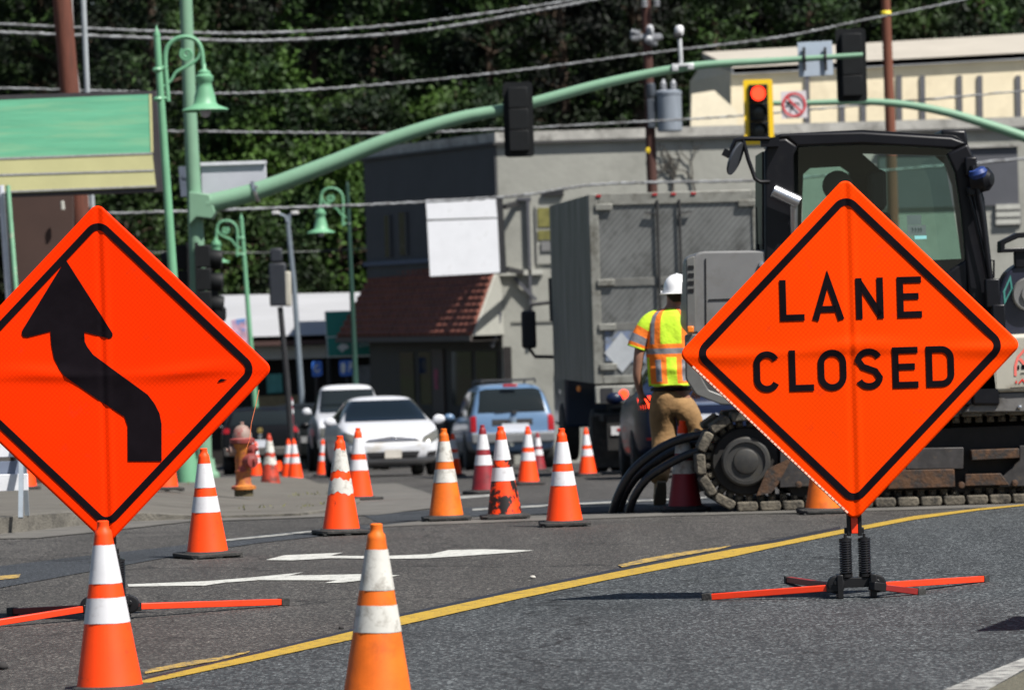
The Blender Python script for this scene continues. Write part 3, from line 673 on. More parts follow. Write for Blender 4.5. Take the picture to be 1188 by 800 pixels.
def track(dz, nm):
    y0 = DE + dz + .02; wd = .45; s = F / DE
    P = lambda px, py: W(px, py, DE)
    c1 = P(866, 538); c2 = P(1330, 524.2); c2.z = c1.z; R = .345
    zb = gz(y0) + .042 + R
    c1.z = c2.z = zb
    Ls = c2.x - c1.x; per = 2 * Ls + 2 * math.pi * R; N = 47
    def at(u, r=R):
        u %= per
        if u < Ls: return Vector((c1.x + u, 0, zb - r)), Vector((1, 0, 0))
        u -= Ls
        if u < math.pi * R:
            a = -math.pi / 2 + u / R; return Vector((c2.x + r * math.cos(a), 0, zb + r * math.sin(a))), Vector((-math.sin(a), 0, math.cos(a)))
        u -= math.pi * R
        if u < Ls:
            sag = .018 * math.sin(math.pi * u / Ls); return Vector((c2.x - u, 0, zb + r - sag)), Vector((-1, 0, 0))
        u -= Ls; a = math.pi / 2 + u / R
        return Vector((c1.x + r * math.cos(a), 0, zb + r * math.sin(a))), Vector((-math.sin(a), 0, math.cos(a)))
    b = MB(); pit = per / N
    for k in range(N):
        p, t = at(k * pit); nrm = Vector((t.z, 0, -t.x)); q = []
        hw = pit * .47
        for (a, h) in ((-hw, .010), (-hw * .84, .040), (hw * .84, .040), (hw, .010), (hw * .92, -.034), (-hw * .92, -.034)): q.append(p + t * a + nrm * h + Vector((0, y0, 0)))
        b.prism(q, (0, wd, 0))
    b.build('track_shoes', MUD, exc, True, bevel=.012, seg=2)
    b = MB()
    for k in range(N * 2):
        p, t = at((k + .25) * pit / 2, R - .055); nrm = Vector((t.z, 0, -t.x))
        ang = math.atan2(t.z, t.x); Rm = Matrix.Rotation(-ang, 3, 'Y')
        b.lathe([(.015, 0), (.019, .01), (.019, .10), (.015, .11)], p + Vector((0, y0 + .11, 0)), 8, (0, 1, 0))
        b.box(p + Vector((0, y0 + .17, 0)) , (pit * .30, .07, .055), Rm)
    b.build('track_chain', MUD, exc, True)
    # sprocket and idler
    for c, nm2 in ((c1, 'idler_wheel'), (c2, 'sprocket')):
        b = MB(); b.lathe([(.25, .10), (.265, .115), (.265, .30), (.25, .31)], (c.x, y0, zb), 36, (0, 1, 0)); wl = b.build(nm2, MUDD, exc, True)
        b = MB(); b.lathe([(.185, .10), (.19, .045), (.175, .03), (.150, .028), (.147, .045), (.10, .045), (.095, .03), (.085, .025), (.001, .025)][::-1], (c.x, y0, zb), 36, (0, 1, 0), cap=False); b.build('hub', mat('hub_grey', (.045, .044, .042), .5, .3, var=.3, vs=12, dirt=((.05, .045, .035), .5, .7, 12)), wl, True)
    # frame
    s1 = lambda *a: [Vector((q.x, y0, q.z)) for q in E(a, DE)]
    b = MB(); b.prism([p + Vector((0, .14, 0)) for p in s1((905, 505), (1290, 490), (1290, 566), (930, 572), (890, 560))], (0, .24, 0)); b.build('track_frame', MUDD, exc, True)
    b = MB(); b.prism([p + Vector((0, .05, 0)) for p in s1((1056, 520), (1119, 519), (1119, 544), (1052, 544.5))], (0, .12, 0)); b.prism([p + Vector((0, .05, 0)) for p in s1((906, 521), (1052, 520), (1052, 544.5), (1047, 560), (905, 566))], (0, .10, 0)); b.prism([p + Vector((0, .04, 0)) for p in s1((1184, 517), (1250, 515), (1250, 562), (1160, 565), (1165, 552), (1184, 534))], (0, .12, 0)); b.build('frame_plate', FRM, exc, True, bevel=.006)
    b = MB(); b.prism([p + Vector((0, .03, 0)) for p in s1((1040, 545.5), (1108, 544), (1109, 565), (1030, 567.5))], (0, .06, 0)); b.prism([p + Vector((0, .03, 0)) for p in s1((1121, 550), (1162, 549), (1172, 562.5), (1120, 564))], (0, .06, 0))
    b.prism([p + Vector((0, .0, 0)) for p in s1((1127, 522), (1183, 520), (1183, 531), (1128, 534))], (0, .16, 0)); b.build('rusty_guard', RST, exc, True, bevel=.006)
    for px, py in ((927, 562), (1116, 562.5), (1178, 560), (960, 567)):
        b = MB(); b.lathe([(.001, -.03), (.022, -.026), (.026, -.012), (.026, .02)], W(px, py, DE) + Vector((0, dz + .03, 0)), 12, (0, 1, 0)); b.build('frame_bolt', RST, exc, True)
    b = MB(); b.prism([p + Vector((0, .03, 0)) for p in s1((890, 545), (920, 530), (903, 562), (895, 572), (878, 575))], (0, .06, 0)); b.build('scraper_bracket', RST, exc, True)
    b = MB()
    for k in range(5):
        x = c1.x + .42 + k * (Ls - .6) / 4; b.lathe([(.09, .12), (.10, .14), (.10, .30), (.09, .32)], (x, y0, zb - .20), 20, (0, 1, 0))
    b.build('track_roller', MUDD, exc, True)
track(0, 'a'); track(1.5, 'b')
b = MB(); b.box((W(1100, 520, DE).x, DE + 1.0, gz(DE) + .50), (1.6, 1.0, .30)); b.lathe([(.5, 0), (.5, .14)], (W(1060, 480, DE).x, DE + 1.1, gz(DE) + .63), 32); b.build('undercarriage', MUDD, exc, True)
# upper structure
dU = DE - .05
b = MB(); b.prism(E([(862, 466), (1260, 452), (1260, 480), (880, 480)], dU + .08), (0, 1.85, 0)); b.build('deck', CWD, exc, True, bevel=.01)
b = MB(); b.prism(E([(1040, 395), (1255, 384), (1258, 452), (1140, 455.5), (1040, 455)], dU), (0, .95, 0)); sp_ = b.build('side_panel', BEI, exc, True, bevel=.03, seg=3)
b = MB(); b.prism(E([(1135, 456), (1258, 453), (1258, 477), (1118, 478)], dU + .03), (0, .7, 0)); b.build('lower_skirt', mat('skirt_grey', (.13, .125, .12), .5, var=.2, dirt=((.06, .055, .05), .5, .7, 8)), exc, True, bevel=.01)
b = MB(); b.prism(E([(1135, 458), (1151, 457.5), (1151, 470), (1133, 470)], dU + .025), (0, .03, 0)); b.build('step_recess', BMT, exc, True)
b = MB(); q = W(1183, 472, dU); b.lathe([(.001, -.02), (.014, -.014), (.016, 0), (.016, .04)], q, 12, (0, 1, 0)); b.build('marker_light', CHR, exc, True)
# warning marks on the cream panel
fe = lambda x, y, o: Vector((W(x, y, dU).x, dU - .004, W(x, y, dU).z))
b = MB()
stroke(b, [(1190, 404), (1181, 414), (1178, 424), (1178, 436)], 3, 0, fe); stroke(b, [(1183, 416), (1192, 426)], 3.4, 0, fe); b.build('pink_mark', mat('pink_paint', (.75, .15, .12), .6), sp_, True)
b = MB(); stroke(b, [(1180.5, 426), (1182.5, 426)], 5, 0, fe); stroke(b, [(1185, 425.5), (1197, 425)], 5, 0, fe); stroke(b, [(1184, 432.8), (1200, 432.3)], 1.1, 0, fe); stroke(b, [(1172, 450), (1200, 448.5)], 1.2, 0, fe); b.build('lettering', BLK, sp_, True)
b = MB(); stroke(b, [(1178, 443), (1180, 443)], 3, 0, fe); stroke(b, [(1182, 444.5), (1186, 440), (1190, 444.5), (1196, 443)], 1.8, 0, fe); b.build('red_mark', mat('red_sticker', (.6, .03, .02), .5), sp_, True)
# counterweight: rounded box with a darker swept skirt below
def rpoly(pts, r, n=5):
    out = []; N = len(pts)
    for i in range(N):
        a, p, c = Vector(pts[i - 1]), Vector(pts[i]), Vector(pts[(i + 1) % N]); rr = r[i] if isinstance(r, (list, tuple)) else r
        u = (a - p).normalized(); v = (c - p).normalized(); rr = min(rr, (a - p).length * .45, (c - p).length * .45)
        for k in range(n + 1):
            t = k / n; out.append((p + u * rr) * (1 - t) ** 2 + 2 * p * t * (1 - t) + (p + v * rr) * t * t)
    return [tuple(q) for q in out]
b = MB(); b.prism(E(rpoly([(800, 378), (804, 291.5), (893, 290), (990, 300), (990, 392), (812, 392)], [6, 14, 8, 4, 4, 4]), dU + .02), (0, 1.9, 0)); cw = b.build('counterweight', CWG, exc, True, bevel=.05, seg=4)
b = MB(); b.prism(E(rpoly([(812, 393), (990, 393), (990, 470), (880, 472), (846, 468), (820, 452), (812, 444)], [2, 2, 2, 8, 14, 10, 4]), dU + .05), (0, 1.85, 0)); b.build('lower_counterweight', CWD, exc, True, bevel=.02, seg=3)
b = MB(); b.prism(E(rpoly([(796, 300), (806, 296), (808, 386), (797, 386)], 3), dU + .0), (0, .10, 0)); b.prism(E(rpoly([(795, 388), (812, 387), (814, 438), (822, 452), (848, 462), (864, 464), (864, 470), (836, 469), (808, 458), (796, 440)], 3), dU + .0), (0, .16, 0)); b.build('corner_trim', mat('trim_grey', (.11, .11, .105), .45, var=.2), exc, True, bevel=.012)
b = MB(); b.prism(E([(818, 300), (819.2, 300), (819.8, 385), (818.6, 385)], dU + .012), (0, .01, 0)); b.build('panel_seam', BMT, cw, True)
b = MB(); b.prism(E([(822, 347), (968, 342), (968, 343.2), (822, 348.2)], dU + .012), (0, .01, 0)); b.build('panel_seam', BMT, cw, True)
for k in range(4):
    b = MB(); b.prism(E([(798.5, 308 + k * 9), (805, 307.8 + k * 9), (805, 312 + k * 9), (798.5, 312.2 + k * 9)], dU - .006), (0, .01, 0)); b.build('vent_slot', BMT, cw, True)
b = MB(); b.box(W(801, 382, dU) + Vector((0, -.01, 0)), (.05, .05, .05)); b.build('side_marker', mat('amber_lens', (.8, .2, .02), .3), cw, True, bevel=.008)
b = MB(); b.lathe([(.001, -.012), (.02, -.01), (.026, 0), (.026, .03)], W(884, 307, dU), 14, (0, 1, 0)); b.build('filler_cap', CHR, cw, True)
b = MB(); b.tube(E([(879, 290), (877.5, 240)], dU + .3), .005, 6); b.tube(E([(879.5, 291), (879, 283)], dU + .3), .014, 8); b.build('radio_antenna', BMT, exc, True)
# cab: near frame, far frame, glass, roof, seat
dN, dF = dU + .0, dU + 1.05
b = MB()
def fr_poly(p, t=.08, d=dN): b.prism(E(p, d), (0, t, 0))
fr_poly([(888, 480), (887, 176), (893, 162), (912, 160), (926, 170), (921, 180), (926, 480)])
fr_poly([(893.5, 162.5), (905, 155), (1000, 152.5), (1104, 159), (1122, 166), (1108, 173), (1000, 167.5), (925, 170.5), (913, 160.5)])
fr_poly([(1122.5, 166.5), (1132, 186), (1142, 230), (1152, 320), (1158, 400), (1160, 470), (1128, 470), (1127, 400), (1122, 320), (1115, 245), (1108, 200), (1098, 178), (1108, 173.5)])
fr_poly([(926.5, 360), (1126, 352), (1127.5, 470), (926.5, 478)])
fr_poly([(1095, 318), (1121.5, 300), (1124, 352), (1080, 353), (1082, 330)], .04)
cabf = b.build('cab_frame', CAB, exc, True, bevel=.02, seg=3)
b = MB(); fr_poly([(888, 480), (888, 176), (893, 162), (1000, 153), (1105, 158), (1122, 170), (1108, 181), (1000, 178), (1020, 196), (1017, 205), (1017, 310), (990, 310), (985, 240), (985, 200), (975, 193), (940, 195), (932, 202), (930, 250), (930, 480)], .06, dF - .06)
b.prism(E([(1108.5, 181.5), (1122.5, 170.5), (1142, 230), (1152, 320), (1158, 400), (1160, 470), (1126, 470), (1124, 400), (1116, 300), (1105, 215), (1096, 190), (1085, 181)], dF - .06), (0, .06, 0))
b.prism(E([(986, 306), (1116, 300), (1124, 470), (930.5, 478), (930.5, 300), (985, 296)], dF - .06), (0, .06, 0))
b.build('far_frame', CAB, exc, True)
b = MB(); b.prism(E(rpoly([(893, 168), (906, 155.2), (1000, 150.5), (1108, 157), (1120, 166), (1000, 160)], 5), dU + .04), (0, 1.0, 0)); b.build('cab_roof', CAB, exc, True, bevel=.015)
b = MB(); b.prism(E([(1092, 150), (1121, 151), (1124, 172), (1092, 160)], dU + .2), (0, .6, 0)); b.build('roof_visor', CAB, exc, True, bevel=.02)
b = MB(); b.poly(E([(926, 171), (1000, 168), (1104, 173), (1115, 245), (1122, 352), (926, 360)], dN + .04)); ng = b.build('side_window', CABG, exc, True)
b = MB(); b.poly(E([(931, 194), (985, 193), (986, 296), (931, 300)], dF - .03)); b.poly(E([(1018, 181), (1095, 181), (1116, 300), (1018, 308)], dF - .03)); b.build('far_window', glass_clear('far_glass', (.5, .72, .64), .05), exc, True)
b = MB(); b.prism(E([(888, 176), (888, 480), (884, 480), (884, 176)], dN + .08), (0, .9, 0)); b.build('rear_wall', CAB, exc, True)
b = MB(); b.prism(E(rpoly([(1008, 200), (1018, 196), (1028, 198), (1029, 240), (1020, 247), (1009, 240)], 5), dN + .40), (0, .22, 0)); b.prism(E(rpoly([(1000, 246), (1034, 246), (1040, 350), (996, 352)], 8), dN + .30), (0, .45, 0)); b.build('operator_seat', SEAT, exc, True, bevel=.03)
b = MB(); b.lathe([(.001, -.02), (.10, -.015), (.12, 0), (.12, .03)], W(978, 212, dN) + Vector((.02, .8, 0)), 20, (0, 1, 0)); b.build('speaker_box', mat('cab_interior_grey', (.07, .08, .09), .6), exc, True)
for pts, c in (([(1052, 249.5), (1068.5, 249), (1069, 260.5), (1052.5, 261)], (.09, .13, .12)), ([(1052.5, 261.5), (1074, 261), (1074.5, 272.5), (1053, 273)], (.11, .15, .14)), ([(1061, 273.5), (1075, 273.2), (1075, 277), (1061.5, 277.5)], (.25, .6, .6))):
    b = MB(); b.prism(E(pts, dN + .030), (0, .004, 0)); b.build('window_sticker', mat('sticker', c, .6), ng, True)
b = MB()
for x in (1058, 1061.5, 1065, 1068): stroke(b, [(x, 264), (x + 1.4, 266.6), (x, 269)], .8, 0, lambda x, y, o: W(x, y, dN + .027))
b.build('sticker_lettering', mat('sticker_ink', (.02, .04, .035), .6), ng, True)
b = MB(); p0, p1 = E([(897, 221), (927, 235)], dU - .10); b.cyl(p0, p1, .048, .052, 20); b.cyl(p1 + Vector((-.04, 0, 0)), p1 + Vector((-.04, .1, -.25)), .03, .03, 12); b.build('exhaust_pipe', CHR, exc, True, bevel=.004)
b = MB(); b.tube(E([(893, 161), (862, 161), (853, 163), (849, 172), (848, 180)], dU - .1), .017, 8); b.tube(E([(862, 162), (868, 185), (876, 207), (882, 211), (893, 211)], dU - .1), .016, 8); b.box(W(893, 165, dU - .05), (.14, .10, .07)); b.box(W(843, 178, dU - .1), (.06, .05, .055), Matrix.Rotation(.5, 3, 'Y')); ma = b.build('mirror_arm', CAB, exc, True)
b = MB(); c = W(853, 184, dU - .12); Rm = Matrix.Rotation(math.radians(25), 3, 'Y') @ Matrix.Rotation(math.radians(62), 3, 'Z')
prof = []
for k in range(6): prof.append((.085 * math.cos(k / 5 * math.pi / 2) + .001, .03 * math.sin(k / 5 * math.pi / 2)))
n0 = len(b.bm.verts); b.lathe([(.085, -.01)] + prof, (0, 0, 0), 24)
for v in b.bm.verts:
    q = v.co.copy(); v.co = c + Rm @ Vector((q.x, q.z, q.y * 1.55))
b.build('rear_view_mirror', mat('mirror_shell', (.06, .065, .075), .3, var=.1), ma, True)
# tubes, rail and lamp at the front pillar
b = MB(); b.tube(spline(E([(1128, 192), (1138, 240), (1146, 300), (1151, 340), (1152, 400)], dU - .12)), .020, 8); b.tube(spline(E([(1122, 218), (1130, 250), (1143, 310), (1149, 345)], dU - .09)), .012, 8); b.tube(spline(E([(1126, 215), (1136, 262), (1147, 310), (1148, 330)], dU - .06)), .010, 8)
b.tube(E([(1143, 302), (1153, 302), (1153, 322), (1146, 322)], dU - .1), .008, 6); b.build('hydraulic_hose', CAB, exc, True)
for q_, s_ in (((1126, 193, dU - .06), (.09, .1, .14)), ((1127, 222, dU - .06), (.07, .1, .07)), ((1151, 340, dU - .1), (.11, .12, .22)), ((1158, 368, dU - .1), (.10, .14, .2))):
    b = MB(); b.box(W(*q_), s_); b.build('front_fitting', CAB, exc, True, bevel=.012)
b = MB(); b.lathe([(.001, -.09), (.05, -.085), (.09, -.05), (.10, 0), (.10, .06), (.02, .065)], W(1139, 208, dU - .08), 24, (-.9, .5, 0)); lm = b.build('work_lamp', CAB, exc, True)
b = MB(); b.lathe([(.001, -.05), (.06, -.045), (.075, -.01), (.06, .02)], W(1134, 199, dU - .14), 16, (-.3, -.2, .9)); b.build('lamp_cap', mat('blue_plastic', (.012, .035, .16), .5), lm, True)
# boom foot and boom running out to the right
BOOM = mat('boom_navy_black', (.02, .022, .038), .3, var=.2, vs=3)
b = MB(); b.prism(E(rpoly([(1158, 392), (1158, 340), (1168, 315), (1186, 303), (1250, 292), (1500, 190), (1560, 190), (1570, 230), (1290, 392)], [4, 12, 12, 20, 30, 30, 20, 20, 20]), dU + .35), (0, .35, 0)); bo = b.build('boom', BOOM, exc, True, bevel=.03, seg=3)
b = MB(); b.lathe([(.001, -.03), (.06, -.03), (.065, -.01), (.12, -.01), (.13, .0), (.13, .05)], W(1194, 341, dU + .30), 24, (0, 1, 0)); b.build('pivot_pin', CWG, bo, True)
b = MB(); stroke(b, [(1166, 350), (1165, 338), (1172, 322), (1174, 335), (1166, 350)], 2.2, 0, lambda x, y, o: W(x, y, dU + .345)); b.build('reflection_strip', mat('teal_reflection', (.06, .25, .22), .3), bo, True)  # cyan reflection on the boom painted as a teal outline
b = MB(); b.prism(E([(1160, 280), (1180, 270), (1205, 268), (1205, 274), (1182, 276), (1166, 283), (1166, 288), (1205, 286), (1205, 291), (1160, 293)], dU + .3), (0, .2, 0)); b.box(W(1184, 300, dU + .38), (.1, .1, .14)); b.build('boom_guard', CAB, exc, True, bevel=.008)
b = MB(); b.prism(E(rpoly([(1530, 190), (1580, 200), (1640, 470), (1610, 480)], 8), dU + .38), (0, .28, 0)); b.prism(E(rpoly([(1600, 470), (1650, 465), (1650, 560), (1560, 575), (1540, 530)], 8), dU + .1), (0, .9, 0)); b.build('arm_and_bucket', BOOM, exc, True, bevel=.02)

# ================================================================ black hoses
HOSE = mat('black_conduit', (.016, .016, .017), .32, var=.25, vs=6, bump=.1, bs=30, dirt=((.09, .085, .08), .56, .8, 18))
def hose(pts, d0, d1, r, label):
    n = len(pts) - 1; P = [W(x, y, d0 + (d1 - d0) * i / n) for i, (x, y) in enumerate(pts)]
    b = MB(); b.tube(spline(P, 10), r, 14); o = b.build('conduit_pipe', HOSE, None); tag(o, label, 'pipe', 'black conduit pipes arching beside the excavator'); return o
hose([(709, 603), (717, 575), (733, 547), (757, 526), (785, 511), (825, 502), (880, 498)], 33.9, 33.6, .036, 'outer of the thick black pipes, arching highest from the road')
hose([(716, 601), (725, 573), (741, 550), (764, 533), (791, 519), (830, 509), (880, 504)], 34.1, 33.8, .034, 'thinner black pipe squeezed between the two arching ones')
hose([(728, 602), (735, 578), (750, 556), (771, 541), (801, 526), (840, 515), (880, 510)], 33.8, 33.5, .033, 'innermost black pipe, lowest of the three arches')

# ================================================================ worker
DW = 35.7; sW = F / DW
pw_ = W(776, 582, DW); pw_.z = gz(DW)
wk = thing('person', 'worker in white hard hat and lime and orange safety vest walking away by the excavator', 'person', pw_)
SKIN = mat('skin', (.30, .15, .10), .55, var=.08, vs=9)
PANT = mat('khaki_cloth', (.29, .168, .068), .85, var=.18, vs=9, bump=.9, bs=9, dirt=((.14, .08, .04), .55, .75, 7))
BOOT = mat('tan_boot_leather', (.34, .21, .09), .75, var=.2, vs=10, dirt=((.08, .06, .045), .5, .7, 12))
HAIR = mat('dark_hair', (.02, .014, .010), .8, var=.3, vs=40)
def skin(name, verts, edges, radii, m, parent, root=0, sub=2, world=True):
    me = bpy.data.meshes.new(name); me.from_pydata([tuple(v) for v in verts], edges, [])
    o = bpy.data.objects.new(name, me); COL.objects.link(o)
    md = o.modifiers.new('k', 'SKIN'); md.use_smooth_shade = True
    if not me.skin_vertices: pass
    for i, r in enumerate(radii):
        sv = me.skin_vertices[0].data[i]; sv.radius = (r if isinstance(r, tuple) else (r, r)); sv.use_root = (i == root)
    ms = o.modifiers.new('u', 'SUBSURF'); ms.levels = ms.render_levels = sub
    dg = bpy.context.evaluated_depsgraph_get(); ev = o.evaluated_get(dg); nm = bpy.data.meshes.new_from_object(ev)
    o.modifiers.clear(); o.data = nm; bpy.data.meshes.remove(me)
    nm.materials.clear(); nm.materials.append(m)
    for p in nm.polygons: p.use_smooth = True
    nm.name = name
    org = Vector((0, 0, 0)); q = parent
    while q is not None: org += Vector(q.location); q = q.parent
    nm.transform(Matrix.Translation(-org)); o.parent = parent; return o
def J(px, py, dy=0): return W(px, py, DW + dy)
body_v = [J(777, 452), J(777, 425), J(777, 398), J(778, 372), J(780, 358), J(782, 350, .01), J(784, 336, .02), J(785, 324, .03),
          J(758, 374), J(746, 389, .0), J(741, 412, -.02), J(739, 436, 0), J(743, 456, .04),            # left arm to wrist 8..12
          J(798, 374), J(812, 390), J(816, 414, .03), J(814, 436, .12), J(809, 448, .2),                # right arm 13..17
          J(767, 462), J(768, 505, .04), J(767, 552, -.14), J(790, 462), J(800, 510, .08), J(801, 566, .05)]  # legs 18..23
# hands: palm + five fingers each
def hand(w, dirn, side):
    """w wrist, dirn pointing along the hand, side = thumb direction"""
    dirn = dirn.normalized(); side = (side - dirn * side.dot(dirn)).normalized(); out = dirn.cross(side)
    V = [w + dirn * .035, w + dirn * .075]; Ed = []
    for k, (o_, l) in enumerate(((-.030, .058), (-.010, .072), (.011, .078), (.031, .070))):
        a = w + dirn * .092 + side * o_; V += [a, a + dirn * l * .55 + out * .008, a + dirn * l * .85 + out * .028]
    a = w + dirn * .04 + side * .038; V += [a, a + dirn * .03 + side * .02, a + dirn * .055 + side * .018 + out * .015]
    Ed = [(0, 1)] + [e for k in range(4) for e in ((1, 2 + 3 * k), (2 + 3 * k, 3 + 3 * k), (3 + 3 * k, 4 + 3 * k))] + [(0, 14), (14, 15), (15, 16)]
    R_ = [(.034, .018), (.036, .017)] + [.0095, .009, .0075] * 4 + [.013, .010, .009]
    return V, Ed, R_
edges = [(0, 1), (1, 2), (2, 3), (3, 4), (4, 5), (5, 6), (6, 7), (3, 8), (8, 9), (9, 10), (10, 11), (11, 12), (3, 13), (13, 14), (14, 15), (15, 16), (16, 17), (0, 18), (18, 19), (19, 20), (0, 21), (21, 22), (22, 23)]
rad = [(.15, .11), (.14, .10), (.15, .11), (.14, .09), .06, .058, (.080, .098), (.070, .082), .065, .058, .046, .040, .028, .065, .058, .046, .040, .028, .095, .065, .042, .095, .065, .042]
for wi, dn, sd in ((12, Vector((.15, .15, -1)), Vector((1, .3, 0))), (17, Vector((-.1, .5, -.6)), Vector((-1, .3, 0)))):
    V_, E_, R_ = hand(body_v[wi], dn, sd); n0 = len(body_v); body_v += V_; edges += [(a + n0, c + n0) for a, c in E_] + [(wi, n0)]; rad += R_
bd = skin('body', body_v, edges, rad, SKIN, wk)
# hair, ears, nose
hc = J(785, 331, .03)
b = MB(); b.lathe([(.001, .055), (.05, .05), (.080, .03), (.095, -.01), (.092, -.06), (.080, -.10), (.066, -.135)][::-1], hc + Vector((0, -.022, 0)), 20); b.build('hair', HAIR, wk, True)
b = MB()
for sx in (-1, 1): b.lathe([(.006, 0), (.022, .006), (.028, .014), (.018, .02)], hc + Vector((sx * .083, .015, -.035)), 12, (sx, -.3, 0))
b.lathe([(.001, .135), (.012, .125), (.018, .10)][::-1], hc + Vector((0, 0, -.02)), 10, (0, 1, -.15)); b.build('ears_and_nose', SKIN, wk, True)
# hard hat
HH = mat('white_hat_shell', (.80, .80, .80), .3, var=.03, coat=.3)
b = MB(); c = J(786, 341, .02); prof = [(.150, 0), (.152, .006), (.120, .012), (.117, .03), (.114, .06), (.106, .095), (.088, .130), (.058, .155), (.025, .165), (.001, .166)]
b.lathe(prof, c, 32, cap=False)
for v in b.bm.verts:
    q = v.co - c; q.y *= 1.12; q.z += .02 * (q.x * .4) ; v.co = c + q
b.tube([c + Vector((0, -.118, .03)), c + Vector((0, -.085, .135)), c + Vector((0, 0, .160)), c + Vector((0, .085, .135)), c + Vector((0, .118, .03))], [.010, .013, .014, .013, .010], 8)
b.box(c + Vector((-.128, -.01, .022)), (.02, .04, .02)); b.build('hard_hat', HH, wk, True, solid=.003, angle=50)
# safety vest: elliptical loft coloured by region
VL = mat('vest_lime', (.50, .74, .025), .85, var=.12, vs=12, bump=.7, bs=11); VO = mat('vest_orange', (.90, .19, .012), .85, var=.12, vs=12, bump=.7, bs=11); VG = mat('vest_reflective', (.20, .20, .22), .45, var=.15, vs=20, bump=.3, bs=16)
secs = [(357.5, 768, 788, .07), (361, 758, 797, .10), (366, 752.5, 803, .115), (374, 749.5, 806, .13), (390, 749, 806, .14), (405, 749, 807, .145), (420, 750.5, 806, .15), (435, 751.5, 806, .16), (447, 752.5, 808, .17)]
b = MB(); n = 88; rows = 70; rings = []
def sec(t):
    f = t * (len(secs) - 1); i = min(int(f), len(secs) - 2); f -= i; return [secs[i][k] * (1 - f) + secs[i + 1][k] * f for k in range(4)]
for j in range(rows + 1):
    # spacing even in height
    y = 357.5 + (447 - 357.5) * j / rows; i = max(k for k in range(len(secs)) if secs[k][0] <= y + 1e-6); i = min(i, len(secs) - 2)
    f = (y - secs[i][0]) / (secs[i + 1][0] - secs[i][0]); q = [secs[i][k] * (1 - f) + secs[i + 1][k] * f for k in range(4)]
    L_ = W(q[1], y, DW); R_ = W(q[2], y, DW); cc = (L_ + R_) / 2; hw = (R_ - L_).length / 2; hd = q[3]; ring = []
    for k in range(n):
        a = 2 * math.pi * k / n; fold = 1 + .035 * math.sin(a * 7 + j * .05) * (j / rows) + .02 * math.sin(a * 11 - j * .13)
        x = math.copysign(abs(math.cos(a)) ** .8, math.cos(a)) * hw; yy = math.sin(a) * hd * fold
        yy += -.010 * math.exp(-((j / rows - .78) / .05) ** 2) * (1 if math.sin(a) < 0 else 0)
        ring.append(cc + Vector((x, yy, -(.006 * math.sin(a * 5)) if j == rows else 0)))
    rings.append(ring)
b.loft(rings, cap=False)
b.bm.faces.ensure_lookup_table()
fi = 0
for j in range(rows):
    y = 357.5 + (447 - 357.5) * (j + .5) / rows
    for k in range(n):
        a = 2 * math.pi * (k + .5) / n; xp = 777.5 + math.copysign(abs(math.cos(a)) ** .8, math.cos(a)) * 28; u = xp - 777.5; m = 0; back = math.sin(a) < 0
        if y < 399:
            au = abs(u + 0)
            if 12.5 < au < 28.5: m = 1
            if 18.5 < au < 23.8: m = 2
            pass
        elif y < 413.5:
            m = 2 if 404 < y < 410.5 else 1
        else:
            au = abs(u)
            if au < 6.5: m = 0
            elif au < 25: m = 1
            if 12.5 < au < 18.5 and y > 416 and y < 442: m = 2
            if y > 444.5: m = 0
        if back and abs(u) < 1.2 and y < 399 and y > 372 and False: m = 2
        b.bm.faces[fi].material_index = m; fi += 1
vest = b.build('safety_vest', [VL, VO, VG], wk, True, angle=180, solid=.006)
# short sleeves with bands
def sleeve(pts, rr, nm):
    P = spline([J(*p) for p in pts], 6); n = 16; b = MB(); N = len(P)
    rs = [rr[0] + (rr[1] - rr[0]) * i / (N - 1) for i in range(N)]; b.tube(P, rs, n, cap=False); b.bm.faces.ensure_lookup_table()
    for i in range(N - 1):
        t = (i + .5) / (N - 1); m = 0
        if t > .42: m = 1
        if .58 < t < .80: m = 2
        if t > .93: m = 0
        for k in range(n): b.bm.faces[i * n + k].material_index = m
    b.build(nm, [VL, VO, VG], vest, True, angle=180, solid=.005)
sleeve([(766, 368), (754, 374), (746, 386), (741, 397), (738.5, 404)], (.075, .082), 'vest_sleeve'); sleeve([(792, 368), (803, 375), (811, 388), (815, 399), (816, 405)], (.075, .082), 'vest_sleeve')
# trousers: left leg trailing, right leg forward
tv = [J(778, 446), J(778, 462), J(767, 470, 0), J(771, 506, .05), J(769, 528, -.02), J(765, 550, -.16), J(763, 559, -.21), J(794, 470, 0), J(803, 498, .10), J(805, 530, .12), J(804, 560, .12), J(804, 573, .12)]
skin('trousers', tv, [(0, 1), (1, 2), (2, 3), (3, 4), (4, 5), (5, 6), (1, 7), (7, 8), (8, 9), (9, 10), (10, 11)], [(.175, .13), (.185, .145), (.135, .14), (.108, .115), (.092, .10), (.088, .09), (.090, .09), (.14, .14), (.122, .125), (.102, .105), (.09, .095), (.094, .10)], PANT, wk)
b = MB(); b.loft([[c + Vector((.168 * math.cos(a), .128 * math.sin(a), 0)) for a in [2 * math.pi * k / 28 for k in range(28)]] for c in (J(778, 449), J(778, 453))], cap=False); b.build('belt', BMT, wk, True, solid=.004)
